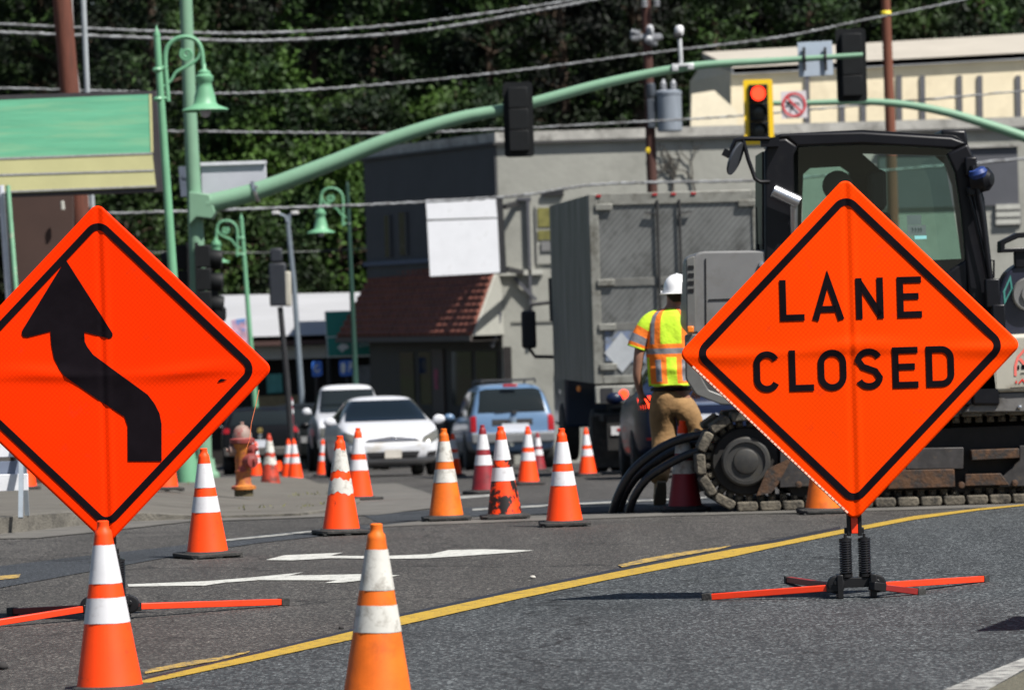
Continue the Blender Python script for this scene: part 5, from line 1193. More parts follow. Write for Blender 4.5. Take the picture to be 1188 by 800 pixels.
# slate cladding on the shaded side
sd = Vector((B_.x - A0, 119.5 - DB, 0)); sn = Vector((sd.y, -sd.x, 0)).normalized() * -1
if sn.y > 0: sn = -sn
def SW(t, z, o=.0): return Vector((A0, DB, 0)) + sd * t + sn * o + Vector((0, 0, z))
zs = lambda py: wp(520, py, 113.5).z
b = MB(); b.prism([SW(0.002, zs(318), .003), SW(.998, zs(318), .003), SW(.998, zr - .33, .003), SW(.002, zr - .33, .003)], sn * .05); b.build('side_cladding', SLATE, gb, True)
def side_px(px):   # t along the side wall for a picture column
    lo, hi = 0.0, 1.0
    for _ in range(30):
        m = (lo + hi) / 2; v = RC.inverted() @ (SW(m, 4) - CAM)
        if v.x / -v.z * F + 594 > px: lo = m
        else: hi = m
    return m
for x0, x1, y0, y1 in ((449, 455, 243, 293), (466, 474, 241, 292)):
    t0, t1 = side_px(x1), side_px(x0); b = MB(); b.prism([SW(t0, zs(y1), .055), SW(t1, zs(y1), .055), SW(t1, zs(y0), .055), SW(t0, zs(y0), .055)], sn * .03); wn = b.build('window', GLS, gb, True)
    b = MB(); b.prism([SW(t0 - .012, zs(y1), .056), SW(t0 - .002, zs(y1), .056), SW(t0 - .002, zs(y0), .056), SW(t0 - .012, zs(y0), .056)], sn * .06); b.build('frame', SLATE, wn, True)
b = MB(); b.prism([SW(0, zs(303), .06), SW(1, zs(303), .06), SW(1, zs(298), .06), SW(0, zs(298), .06)], sn * .10); b.build('trim_board', mat('slate_trim', (.07, .09, .14), .7), gb, True)
# shopfront under the awning, recessed look through framing
b = MB(); b.prism([SW(.01, zg + .1, .004), SW(.996, zg + .1, .004), SW(.996, zs(392), .004), SW(.01, zs(392), .004)], sn * .05); sf = b.build('shopfront', WOOD, gb, True)
for x0, x1 in ((462, 478), (484, 498), (522, 545), (550, 574)):
    t0, t1 = side_px(x1), side_px(x0); b = MB(); b.prism([SW(t0, zs(470), .056), SW(t1, zs(470), .056), SW(t1, zs(408), .056), SW(t0, zs(408), .056)], sn * .02); b.build('shop_window', GLS, sf, True)
t0, t1 = side_px(513), side_px(500); b = MB(); b.prism([SW(t0, zg + .3, .056), SW(t1, zg + .3, .056), SW(t1, zs(405), .056), SW(t0, zs(405), .056)], sn * .05); b.build('shop_door', mat('brown_door', (.06, .045, .04), .6), sf, True)
t0, t1 = side_px(507), side_px(503); b = MB(); b.prism([SW(t0, zs(452), .11), SW(t1, zs(452), .11), SW(t1, zs(428), .11), SW(t0, zs(428), .11)], sn * .01); b.build('door_poster', mat('magenta_poster', (.25, .03, .08), .6, var=.5, vs=4), sf, True)
b = MB(); q0 = wp(584, 400, DB - .003); q1 = wp(593, 400, DB - .003)
b.box(((q0.x + q1.x) / 2, DB - .03, (wp(590, 402, DB).z + zg) / 2), (q1.x - q0.x, .06, wp(590, 402, DB).z - zg)); b.build('corner_post', WOOD, sf, True)
# awning: tiled slope standing out from the side wall
za0, za1 = wp(505, 308, 112).z, wp(470, 391, 111).z
Ti, Te = SW(-.0, za0, .06), SW(1.0, za0, .06); Bi, Be = SW(-.16, za1, .95), SW(1.16, za1, .95)
Bi.x = wp(548, 396, Bi.y).x; Be.x = wp(391, 389, Be.y).x; Te.x = wp(433, 306, Te.y).x
b = MB(); nrows, ncols = 11, 26; grid = []
for j in range(nrows * 2 + 1):
    r_ = []; row = j // 2; f = j / (nrows * 2)
    for k in range(ncols * 4 + 1):
        g = k / (ncols * 4); p = (Ti * (1 - g) + Te * g) * (1 - f) + (Bi * (1 - g) + Be * g) * f
        r_.append(b.bm.verts.new(p + sn * (.05 * (j % 2) + .05 * abs(math.sin(math.pi * g * ncols))) + Vector((0, 0, .03 * (j % 2)))))
    grid.append(r_)
for a, c in zip(grid, grid[1:]):
    for k in range(ncols * 4): b._f([a[k], a[k + 1], c[k + 1], c[k]])
aw = b.build('awning', TILE, gb, True, angle=30, solid=.04)
b = MB(); b.prism([Bi, Be, Be + Vector((0, 0, -.14)), Bi + Vector((0, 0, -.14))], sn * .06); b.build('fascia', mat('fascia_brown', (.06, .05, .045), .7), aw, True)
b = MB(); b.prism([Ti - Vector((0, 0, 0)), Bi, Vector((A0, DB - .02, za1)), Vector((A0, DB - .02, za0))][0:4], (.05, 0, 0)); b.build('awning_cheek', WALL, aw, True)
b = MB(); b.prism([Bi + Vector((0, 0, -.15)), Be + Vector((0, 0, -.15)), SW(1.0, za1 - .15, .06), SW(0, za1 - .15, .06)], (0, 0, .03)); b.build('soffit', WOOD, aw, True)
# front wall details
def FW(px, py, o=.0): q = wp(px, py, DB); return Vector((q.x, DB - o, q.z))
def fbox(x0, y0, x1, y1, o, t, m, nm, par=None, bev=0):
    b = MB(); q = wp((x0 + x1) / 2, (y0 + y1) / 2, DB); wd = (x1 - x0) * DB / F; hh = (y1 - y0) * DB / F
    b.box((q.x, DB - o - t / 2, q.z), (wd, t, hh)); return b.build(nm, m, par or gb, True, bevel=bev)
DKG = mat('dark_panel', (.075, .078, .09), .6, var=.1, vs=1)
fbox(1020, 171, 1181, 240, .003, .06, DKG, 'dark_window_band'); fbox(1018, 169.5, 1184, 172.5, .07, .08, CAP, 'window_head')
PALE = mat('pale_shutter', (.42, .42, .38), .7, var=.1)
lv = fbox(1154, 236, 1184, 262, .003, .05, DKG, 'louvre')
for k in range(3): fbox(1155, 237 + k * 8.6, 1183, 243 + k * 8.6, .06, .05, PALE, 'slat', lv)
b = MB()
vt = fbox(622, 238, 651, 306, .003, .05, mat('vent_surround', (.30, .30, .27), .8, var=.1), 'vent')
OLV = mat('olive_glass', (.17, .16, .05), .4, var=.4, vs=4)
fbox(624, 241, 649, 263, .058, .02, OLV, 'pane', vt); fbox(624, 267, 649, 278, .058, .02, OLV, 'pane', vt); fbox(628, 280, 648, 291, .058, .04, mat('grey_box', (.17, .17, .17), .7), 'pane', vt)
fbox(630, 221, 654, 227, .003, .1, TRIM, 'conduit_box')
for x0, y0, x1, y1 in ((613, 233, 616.5, 398), (600, 229, 616, 232.5), (580, 313, 630, 319)): fbox(x0, y0, x1, y1, .003, .12, DKG if x0 != 580 else PALE, 'wall_bracket')
b = MB(); b.bar(FW(597, 322, .1), FW(622, 348, .1), .09); b.tube(spline([FW(570, 402, .2), FW(576, 385, .2), FW(580, 362, .2)]), .06, 8); b.build('brace', DKG, gb, True)
fbox(548, 380, 655, 384, .006, .03, mat('wall_band', (.20, .20, .18), .9), 'string_course') if False else None
fbox(593.5, 372, 650, 374, .003, .03, mat('wall_band', (.19, .19, .17), .9), 'string_course')
# bare vine on the wall
b = MB(); random.seed(5)
def vine(p, a, l, r, dpt):
    if dpt == 0: return
    q = (p[0] + l * math.cos(a), p[1] - l * math.sin(a)); m_ = ((p[0] + q[0]) / 2 + random.uniform(-2, 2), (p[1] + q[1]) / 2 + random.uniform(-2, 2))
    b.tube([FW(*p, .06), FW(*m_, .07), FW(*q, .06)], r, 5)
    for k in range(random.choice((2, 2, 3))): vine(q, a + random.uniform(-.75, .75), l * random.uniform(.6, .9), r * .72, dpt - 1)
vine((779, 232), 1.5, 22, .035, 4); vine((806, 232), 1.7, 24, .03, 4); vine((762, 203), .6, 12, .025, 3)
tag(b.build('vine', mat('vine_bark', (.05, .045, .038), .9, var=.3), None, angle=60), 'leafless dark vine climbing the grey wall behind the utility pole', 'plant')
# projecting white box sign
p = wp(537, 320, 108.5); sgn = thing('box_sign', 'blank white two-panel box sign projecting above the tiled awning', 'sign', p)
WS = mat('blank_white_panel', (.74, .75, .78), .5, var=.05, vs=2, dirt=((.5, .5, .5), .58, .75, 2))
def slab(pts, d, t, m, nm, par, off=0, bev=0):
    b = MB(); b.prism([W(x, y, d) + Vector((0, off, 0)) for x, y in pts], (0, t, 0)); return b.build(nm, m, par, True, bevel=bev)
slab([(494, 232), (575, 229.5), (577, 252), (495.5, 254.5)], 108.5, .35, WS, 'sign_panel', sgn); slab([(495.5, 256.5), (577, 253.5), (580, 316), (499, 320.5)], 108.5, .35, WS, 'sign_panel', sgn)
slab([(494, 231), (583, 228), (588, 317), (500, 321)], 108.5, .3, TRIM, 'sign_frame', sgn, .1)
b = MB(); b.bar(W(585, 240, 108.8), W(600, 236, 111), .12); b.build('sign_bracket', TRIM, sgn, True)
b = MB(); b.bar(W(587, 312, 108.8), W(606, 316, 111), .12); b.build('sign_bracket', TRIM, sgn, True)

# cream building uphill
DC = 136.0
cb = thing('cream_building', 'cream building with dark vertical battens and sloping pale roof behind the grey one', 'building', W(1000, 160, DC))
CRM = mat('cream_stucco', (.80, .70, .50), .9, var=.08, vs=.7, dirt=((.62, .53, .37), .5, .75, .8)); ROOFP = mat('pale_metal_roof', (.36, .33, .28), .7, var=.08, vs=.6); BAT = mat('grey_batten', (.10, .10, .11), .7); CSH = mat('shaded_cream', (.62, .55, .42), .9, var=.08)  # gable shade put into a darker copy of the cream
def slabc(pts, off, t, m, nm, par=None, bev=0): return slab(pts, DC, t, m, nm, par or cb, off, bev)
slabc([(848, 84), (1250, 66), (1250, 260), (848, 260)], 0, 14, CRM, 'wall')
b = MB(); q = [W(822, 60, DC), W(1240, 36, DC)]; e_ = [W(850, 79, DC), W(1250, 58, DC)]
y0 = DC - .16; b.prism([Vector((e_[0].x, y0, e_[0].z)), Vector((e_[1].x, y0, e_[1].z)), Vector((q[1].x, DC + 4.5, q[1].z + .25)), Vector((q[0].x, DC + 4.5, q[0].z + .25))], (0, 0, -.18)); rf = b.build('roof', ROOFP, cb, True)
slabc([(849, 79.5), (1251, 58.5), (1251, 66), (849, 87)], -.16, .15, mat('pale_fascia', (.26, .27, .29), .6, var=.3, vs=1.5), 'fascia', rf)
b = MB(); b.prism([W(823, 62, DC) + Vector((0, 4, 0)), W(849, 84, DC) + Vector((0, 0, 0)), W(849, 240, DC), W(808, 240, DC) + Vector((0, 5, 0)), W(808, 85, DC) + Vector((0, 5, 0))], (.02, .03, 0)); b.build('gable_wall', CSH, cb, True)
slabc([(800, 112), (826, 108), (852, 132), (852, 250), (796, 250)], -1.6, .3, mat('cream_parapet', (.78, .70, .53), .9, var=.06), 'side_parapet')
for x in (936, 976.5, 1001, 1043, 1070, 1113, 1136.5, 1181, 1204):
    slabc([(x - 3, 88), (x + 3, 87.6), (x + 5.5, 250), (x - .5, 250)], -.06, .05, BAT, 'batten')
for x in (893, 1020, 1091): slabc([(x, 85 - (x - 900) * .052), (x + 3, 85 - (x - 900) * .052), (x + 3, 62 - (x - 900) * .052), (x, 62 - (x - 900) * .052)], 2.0, .2, CAP, 'roof_vent')

# low white-roofed building, left
DL_ = 132.0
lw = thing('white_building', 'low building with broad white metal roof and open dark front beyond the lamps', 'building', W(350, 470, DL_))
def sl(pts, off, t, m, nm, par=None): return slab(pts, DL_, t, m, nm, par or lw, off)
WR = mat('white_metal_roof', (.36, .365, .38), .5, var=.08, vs=.6, stretch=(.6, 1, 4))
BRN = mat('brown_fascia', (.07, .035, .03), .7)
b = MB(); a0, a1 = W(226, 392, DL_), W(470, 385, DL_); u0, u1 = W(240, 351, DL_), W(470, 346, DL_); yb = DL_ - 1.2
b.prism([Vector((a0.x, yb, a0.z)), Vector((a1.x, yb, a1.z)), Vector((u1.x, DL_ + 6, u1.z + .25)), Vector((u0.x, DL_ + 6, u0.z + .25))], (0, 0, -.15)); b.build('roof', WR, lw, True)
sl([(226, 392.5), (470, 385.5), (470, 396), (226, 403)], -1.2, .12, BRN, 'fascia'); sl([(236, 404), (470, 397), (470, 412), (236, 419)], -.6, .12, mat('white_signboard', (.55, .53, .48), .7, var=.05), 'signboard')
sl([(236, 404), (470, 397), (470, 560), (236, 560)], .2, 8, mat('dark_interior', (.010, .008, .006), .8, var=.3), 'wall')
for x in (262, 296, 366, 430): sl([(x, 418), (x + 4, 418), (x + 6, 540), (x + 2, 540)], -.6, .2, BRN, 'post')
sl([(309, 434), (327, 433), (328, 455), (310, 456)], -.1, .2, mat('teal_panel', (.12, .42, .38), .6, var=.2), 'window'); sl([(300, 459), (352, 457), (353, 470), (300, 472)], -.8, .2, mat('tan_wall', (.22, .17, .09), .8, var=.2), 'low_wall')
sl([(413, 424), (437, 423), (440, 445), (415, 446)], -.1, .2, mat('shop_window_grey', (.20, .20, .20), .5, var=.4, vs=4), 'window')

# ================================================================ billboard and brown panel, left
BD = 62.0; pbb = W(90, 230, BD); pbb.z = gz(BD)
bb = thing('billboard', 'blank billboard with painted-out green band above cream band, upper left', 'billboard', pbb)
GRP = mat('painted_out_green', (.13, .43, .26), .8, var=.15, vs=2.5, stretch=(.3, 1, 5), dirt=((.24, .47, .27), .48, .70, 2.2)); CRB = mat('billboard_cream', (.50, .48, .24), .7, var=.06, vs=2)
def bs(pts, off, t, m, nm, par=None): return slab(pts, BD, t, m, nm, par or bb, off)
bs([(-120, 114), (180, 105), (189.5, 222), (-120, 233)], .02, .4, mat('dark_frame', (.035, .03, .035), .6, var=.2), 'frame')
bs([(-110, 120.5), (174.5, 109.5), (176.5, 177), (-110, 187)], -.01, .04, GRP, 'green_panel'); bs([(-110, 188.5), (176.6, 178.5), (181, 217.5), (-110, 229)], -.01, .04, CRB, 'cream_panel')
SEAM = mat('grey_seam', (.30, .30, .30), .6, var=.3, vs=20)
bs([(-110, 205), (178.5, 196.5), (178.8, 198.6), (-110, 207.4)], -.018, .01, SEAM, 'seam'); bs([(-110, 186.8), (176.5, 176.8), (176.6, 178.9), (-110, 189)], -.018, .01, SEAM, 'seam'); bs([(-110, 226), (180.6, 214.8), (181, 216.6), (-110, 228)], -.018, .01, SEAM, 'seam')
bs([(173, 109.6), (176, 109.5), (178, 176.6), (175, 176.8)], -.018, .01, CRB, 'edge_strip')
for x in (-60, -100): 
    b = MB(); b.bar(W(x, 226, BD) + Vector((0, .3, 0)), Vector((W(x + 8, 560, BD).x, BD + .3, gz(BD))), .2); b.build('post', TRIM, bb, True)
bp = thing('brown_panel', 'dark brown panel wall standing below the billboard', 'panel', Vector((W(50, 560, BD + 3).x, BD + 3, gz(BD + 3))))
b = MB(); b.prism([W(x, y, BD + 3) for x, y in ((8, 228), (84, 226), (90, 560), (12, 560))], (0, .2, 0)); b.build('sheet', mat('brown_sheet', (.05, .026, .02), .7, var=.15, vs=1), bp, True)
b = MB(); b.bar(W(9, 228, BD + 2.9), W(22, 560, BD + 2.9), .10); b.build('edge_post', WOOD, bp, True)
b = MB(); b.tube([W(72, 233, BD + 2.8), W(73, 243, BD + 2.8)], .03, 6); b.build('hinge', PALE, bp, True)
def simplepole(name, p0, p1, r0, r1, m, label, cat='pole', seg=14, group=None, base=True, d=None):
    b = MB(); b.cyl(p0, p1, r0, r1, seg); o = b.build(name, m, None); return tag(o, label, cat, group)
def polepx(name, xt, yt, xb, yb, d, r0, r1, m, label, cat='pole', group=None):
    t = W(xt, yt, d); bb_ = W(xb, yb, d); k = (gz(d) - t.z) / (bb_.z - t.z); base = t + (bb_ - t) * k
    return simplepole(name, base, t, r0, r1, m, label, cat, group=group)
GRN = mat('mint_green_paint', (.165, .295, .20), .5, var=.08, vs=4, spec=.3, dirt=((.13, .26, .17), .55, .75, 4)); GRP2 = mat('pale_mint_paint', (.13, .32, .185), .5, var=.08, vs=4); GDK = mat('shaded_mint_paint', (.012, .045, .032), .5)
polepx('pipe_post', 1, 215, 10, 345, BD - .5, .045, .045, mat('white_pipe', (.5, .52, .58), .5), 'white pipe post at the far left under the billboard', 'post')
polepx('pipe_post', 9, 215, 18, 330, BD - .6, .035, .035, mat('chipped_mint_pipe', (.18, .38, .24), .6, var=.2, vs=3, dirt=((.45, .45, .35), .56, .66, 5)), 'thin mint green pipe post beside the white pipe post', 'post')
PWD = mat('reddish_pole_wood', (.11, .032, .018), .85, var=.3, vs=3, stretch=(4, 4, .3), bump=.4, bs=14, dirt=((.05, .02, .012), .5, .7, 4))
polepx('utility_pole', 67, -60, 92, 240, 66, .15, .145, PWD, 'thick reddish wooden pole rising behind the billboard', 'utility pole')
polepx('metal_pole', 94, -60, 107, 240, 67, .038, .045, mat('grey_pipe', (.33, .36, .38), .5, .2), 'grey metal pipe pole right of the reddish wooden pole', 'pole')
b = MB(); b.tube([W(81, -50, 66.5), W(86, 60, 66.5), W(92, 105, 66.5), W(103, 240, 66.5)], .015, 6); tag(b.build('guy_wire', mat('wire_grey', (.3, .3, .3), .5), None), 'thin grey guy wire between the wooden pole and the metal pole', 'wire')

# ================================================================ mast arm, signals
DM = 68.5
def toground(px, d): 
    q = W(px, 550, d); return Vector((q.x, d, gz(d)))
mp_top = W(213.5, -60, DM); mbp = W(236, 550, DM); base = Vector((mbp.x, DM, gz(DM) + .12))
ms = thing('traffic_mast', 'mint green mast pole with long curved arm reaching over the road', 'mast pole', base)
b = MB(); b.tube([base, W(229, 300, DM), W(220, 120, DM), mp_top], [.145, .125, .105, .098], 20); b.lathe([(.26, 0), (.26, .05), (.2, .12), (.18, .3)], base, 20); b.build('pole', GRN, ms, True)
b = MB(); b.tube(spline([W(x, y, DM - .1) for x, y in ((240, 237), (300, 221), (380, 191), (450, 163), (530, 138), (600, 124), (700, 97), (800, 77.5), (900, 70.5), (1001, 64))], 6), [.155 - .115 * (k / 54) for k in range(55)], 14); arm = b.build('mast_arm', GRN, ms, True)
b = MB(); b.prism([W(x, y, DM - .25) for x, y in ((219, 222), (243, 225), (250, 246), (246, 254), (228, 252), (219, 262))], (0, .5, 0)); b.build('arm_flange', GRN, ms, True, bevel=.02)
b = MB(); b.lathe([(.02, -.02), (.03, 0), (.02, .02)], W(297, 217, DM - .3), 10, (0, 1, 0)); b.lathe([(.162, -.03), (.172, -.02), (.172, .02), (.162, .03)], W(296, 222, DM - .1), 20, (1, 0, .3), cap=False); b.build('arm_clamp', CHR, arm, True)
SBK = mat('signal_black', (.006, .007, .008), .6, var=.2, spec=.25); SLN = mat('dark_signal_lens', (.015, .018, .016), .25)
def signal_head(label, px, py0, py1, d, half, back=True, plate=SBK, lit=False, housing=SBK, name='traffic_light', extra=True):
    c = W(px, (py0 + py1) / 2, d); h = (py1 - py0) * d / F; root = thing(name, label, 'traffic light', Vector((c.x, c.y, c.z - h / 2)))
    sgnY = 1 if back else -1
    L = lambda x, y, z: Vector((x, y * sgnY, z + h / 2))
    # outline plate
    b = MB(); hw_ = half; hh = h / 2; o_ = rpoly([(-hw_, -hh), (hw_, -hh), (hw_, hh), (-hw_, hh)], .06, 4)
    if lit:
        b.prism([L(x, .05, z) for x, z in rpoly([(-hw_, -hh), (hw_, -hh), (hw_, hh), (-hw_, hh)], .05, 4)], (0, .01, 0))
    else: b.prism([L(x, .05, z) for x, z in o_], (0, .01, 0))
    b.build('backplate', plate, root)
    b = MB(); bw = half * .66
    for k in range(3):
        zc = (1 - k) * (h * .285); b.box(L(0, -.02 if back else .0, zc) + Vector((0, 0, 0)), (bw * 2, .20, h * .278))
    if not back: pass
    b.build('housing', housing, root, bevel=.012)
    for k in range(3):
        zc = (1 - k) * h * .285; r_ = h * .11; sg = 1 if back else -1
        b = MB(); b.lathe([(r_, .0), (r_, .02), (r_ * .6, .03), (.001, .035)], Vector((0, .09 * sg, zc + h / 2)), 24, (0, sg, 0)); 
        b.build('lens', mat('red_signal_light', (1, .05, .02), .3, emit=((1, .035, .012), 2.5)) if (lit and k == 0) else SLN, root)
        b = MB(); n = 14; rings = [[Vector((r_ * 1.12 * math.cos(a), yy * sg, zc + h / 2 + r_ * 1.12 * math.sin(a))) for a in [math.radians(-25 + 230 * i / n) for i in range(n + 1)]] for yy in (.09, .09 + r_ * 1.5)]
        b.loft(rings, closed=False, cap=False); b.build('visor', housing, root, solid=.006)
    return root
s1 = signal_head('black traffic light seen from behind, hanging mid-way on the mast arm', 601.5, 95, 182, DM - .35, .235, True)
s2 = signal_head('black traffic light seen from behind at the tip of the mast arm', 988, 33, 118, DM + .3, .24, True)
DR = 84.0
s3 = signal_head('traffic light with yellow border showing red, facing the camera', 880, 92.5, 168, DR - .3, .285, False, mat('yellow_border', (.85, .55, .01), .5, var=.04), True)
# side-facing signals on the mast pole
def side_signal(px, py0, py1, d, label, out=1):
    c = W(px, (py0 + py1) / 2, d); h = (py1 - py0) * d / F; root = thing('traffic_light', label, 'traffic light', Vector((c.x, c.y, c.z - h / 2)))
    b = MB()
    for k in range(3): b.box((0, 0, h * (.5 + (1 - k) * .31)), (.24, .34, h * .30))
    b.build('housing', SBK, root, bevel=.015)
    b = MB(); b.box((-.10 * out, 0, h / 2), (.02, .5, h * 1.0)); b.build('backplate', SBK, root)
    for k in range(3):
        zc = h * (.5 + (1 - k) * .31); b = MB(); b.lathe([(.13, .10), (.145, .14), (.15, .26), (.14, .30)], (0, 0, zc - .02), 18, (out, 0, -.12)); b.build('visor', SBK, root)
    return root
side_signal(236.5, 281, 367, DM - .4, 'black signal facing sideways on the mast pole, its visors pointing right')
side_signal(211, 281, 375, DM + .3, 'black signal facing sideways behind the mast pole, left one of the pair', -1)
b = MB(); b.lathe([(.11, -.12), (.13, -.05), (.13, .08), (.06, .16)], W(253, 356 + 8, DM - .4), 14, (0, 0, 1)); b.box(W(250, 340, DM - .4), (.10, .1, .6)); tag(b.build('push_button_box', SBK, None), 'small black fitting hanging below the side-facing signal', 'box')
# backs of signs on the mast
p = W(287, 240, DM - .45); sb = thing('street_name_sign', 'long pale sign seen from the back, fixed to the mast pole', 'sign', p)
PGB = mat('pale_sign_back', (.42, .43, .48), .5, var=.06, vs=2)
slab([(233, 190), (308, 187.5), (309.5, 214), (234, 231)], DM + .3, .12, PGB, 'sign_body', sb, 0, .01); slab([(232.5, 188.5), (308.5, 186), (308.5, 190), (232.5, 192.5)], DM + .25, .2, mat('pale_rim', (.55, .56, .6), .5), 'rim', sb)
b = MB(); b.bar(W(211, 193, DM + .4), W(214, 228, DM + .4), .12, .1); b.bar(W(212, 205, DM + .35), W(236, 204, DM + .35), .05); b.build('sign_bracket', mat('blue_grey_metal', (.10, .12, .16), .5), sb, True)
p = W(947, 90, DM - .35); sb2 = thing('road_sign', 'pale blue-grey back of a square sign clamped to the mast arm', 'sign', p)
slab([(925, 49.5), (965, 47.5), (967, 87), (927, 89.5)], DM - .05 + .15, .02, mat('sign_back_blue', (.36, .42, .50), .5, var=.05), 'sign_plate', sb2, 0, .003)
for x in (933, 957.5):
    b = MB(); b.bar(W(x - .5, 55, DM + .06), W(x + .8, 82, DM + .06), .035, .04); b.lathe([(.07, -.02), (.08, 0), (.07, .02)], W(x, 68, DM - .12), 10, (1, 0, 0)); b.build('clamp_strap', TRIM, sb2, True)
p = W(790, 78, DM - .1); vc = thing('detection_camera', 'small white camera on a short riser above the mast arm', 'camera', p)
b = MB(); b.tube([W(790.5, 78, DM - .1), W(788.5, 45, DM - .1)], .035, 10); b.box(W(792, 76, DM - .1), (.36, .2, .05)); b.box(W(783, 80, DM - .15), (.1, .22, .08)); b.box(W(801, 78, DM - .15), (.1, .22, .08)); b.build('riser', mat('aluminium_riser', (.5, .51, .52), .45, .3), vc, True, bevel=.01)
b = MB(); b.lathe([(.001, -.08), (.05, -.08), (.07, -.03), (.075, .04), (.05, .085), (.001, .09)], W(788, 36, DM - .1), 16, (0, 0, 1)); b.build('camera_head', mat('camera_white', (.65, .65, .66), .4), vc, True)
b = MB(); b.box(W(786, 41, DM - .16), (.13, .14, .08)); b.build('camera_body', TRIM, vc, True, bevel=.02)
# far mast arm from the right
fm = thing('traffic_mast', 'thin mint green arm entering from the right with the red-signal light', 'mast pole', toground(1345, DR))
b = MB(); b.tube([toground(1345, DR), W(1338, 100, DR)], [.15, .12], 16); b.build('pole', GRN, fm, True)
b = MB(); b.tube(spline([W(x, y, DR) for x, y in ((868, 120), (940, 119.5), (1000, 118), (1050, 121.5), (1100, 131), (1150, 146), (1188, 159), (1250, 182), (1341, 215))], 5), [.045 + .075 * (k / 40) for k in range(41)], 12); b.build('mast_arm', GRN, fm, True)
nl = thing('road_sign', 'white no left turn sign with red circle on the far arm', 'sign', W(921, 138, DR - .2))
NZ = lambda x, y, o: Vector((W(x, y, DR - .24).x, DR - .24 - o * .01, W(x, y, DR - .24).z))
slab([(905.5, 106.5), (935, 105), (937, 136.5), (907, 138)], DR - .22, .02, mat('sign_white', (.62, .58, .60), .5, var=.05), 'sign_plate', nl, 0, 0)
b = MB(); stroke(b, arc(921.3, 121.5, 12.8, 13, 0, 360, 32)[:-1] + [arc(921.3, 121.5, 12.8, 13, 0, 360, 32)[0]], 2.6, .2, NZ); stroke(b, [(912.5, 113), (930.3, 130.3)], 2.6, .8, NZ); b.build('red_prohibition_ring', mat('sign_red', (.55, .05, .06), .5), nl, True, fixn=False)
b = MB(); stroke(b, [(918.5, 128), (918.5, 121), (926, 119.8), (928, 123)], 1.7, .5, NZ); b.poly([NZ(x, y, .6) for x, y in ((911.5, 119.8), (916.5, 116.8), (916.5, 122.5))]); stroke(b, [(915, 119.7), (919, 119.7)], 1.6, .55, NZ); b.build('turn_arrow', BLK, nl, True, fixn=False)

# ================================================================ lamps
def lamp(label, poletop, polebot, d, s, flip, m, mp=None, grp='mint green bell street lamps'):
    """scrolled arm with a bell shade; s = size in metres per unit picture pixel at d"""
    t = W(*poletop, d); bb_ = W(*polebot, d); k = (gz(d) + .1 - t.z) / (bb_.z - t.z); base = t + (bb_ - t) * k
    root = thing('street_lamp', label, 'street lamp', base, 0, grp)
    u = s; X = lambda a, z: t + Vector((a * u * flip, 0, z * u))
    b = MB(); b.tube([base, base + (t - base) * .5, t], [.085, .06, .045], 12); b.lathe([(.14, 0), (.14, .3), (.1, .5), (.09, .8)], base, 14); b.lathe([(.045, 0), (.05, .02), (.02, .10), (.001, .16)], t, 10)
    for f in (-38, -72): b.lathe([(.06, -.03), (.075, 0), (.06, .03)], X(0 if f > -50 else 0, f), 12)
    b.build('pole', mp or m, root, True)
    b = MB(); sc = u
    b.tube(spline([X(11, -75), X(10, -55), X(9, -30), X(11, -14), X(20, -4), X(33, -1), X(45, -5), X(51, -16), X(53, -38)]), .03, 8)
    b.tube(spline([X(2, -60) , X(14, -52), X(22, -41), X(38, -33), X(47, -26), X(51, -15)]), .022, 6)
    a_ = [(34 + (8 - k * .28) * math.cos(k * .55 + 2.2), -21 + (8 - k * .28) * math.sin(k * .55 + 2.2)) for k in range(22)]
    b.tube([X(*q) for q in a_], .02, 6)
    b.tube([X(0, -36), X(11, -36)], .03, 8); b.tube([X(0, -70), X(11, -72)], .03, 8); b.build('scroll_arm', m, root, True)
    b = MB(); o_ = X(53.5, -88); prof = [(26, 0), (27, 1.5), (26, 3), (16, 7), (13, 10), (12, 18), (9, 28), (8.5, 34), (10.5, 36), (10.5, 41), (7.5, 43), (7.5, 46), (4, 48), (2.5, 50), (2.5, 55)]
    b.lathe([(r * u, z * u) for r, z in prof], o_, 28, cap=False); sh = b.build('lamp_shade', m, root, True, solid=.008, angle=50)
    b = MB(); b.lathe([(.001, -.10), (.05, -.085), (.075, -.02), (.08, .04), (.04, .08)], o_ + Vector((0, 0, .02)), 16); b.build('lamp_bulb', mat('frosted_glass', (.35, .33, .40), .3), sh, True)
lamp('mint green bell lamp in front of the mast pole, the nearest street lamp', (182, 43), (201, 325), 57, 57 / F, 1, GRP2)
lamp('distant mint green bell lamp with banner, arm turned left', (280, 255), (292, 415), 100, 100 / F * .56, -1, GRP2)
lamp('bell lamp on a pole coloured dark green for shade just left of the slate wall', (403, 217), (412, 430), 104, 104 / F * .60, -1, GRP2, GDK)  # shade on the pole put into a darker green
bn = slab([(268, 371), (284.5, 369), (287, 392), (290, 408), (281, 407), (270, 396)], 99.6, .02, mat('banner_cloth', (.50, .30, .38), .8, var=.5, vs=6, dirt=((.08, .22, .5), .50, .56, 3.2)), 'banner', None); tag(bn, 'blue and pink street banner on the distant green lamp pole', 'banner')
gl_ = thing('street_lamp', 'slim grey twin-head street light behind the dark signal', 'street lamp', toground(356, 118))
b = MB(); b.tube([toground(356, 118), W(341, 330, 118), W(334.5, 262, 118), W(336, 250, 118), W(341, 247, 118)], [.09, .07, .06, .05, .04], 10); b.tube([W(334.5, 262, 118), W(331, 251, 118), W(321, 247, 118)], .04, 8); b.build('pole', mat('galvanised_pole', (.20, .24, .28), .5, .3), gl_, True)
for x in (342, 320):
    b = MB(); b.box(W(x, 247, 118), (.22, .14, .1)); b.build('lamp_head', mat('pale_lamp_head', (.5, .5, .5), .4), gl_, True, bevel=.03)
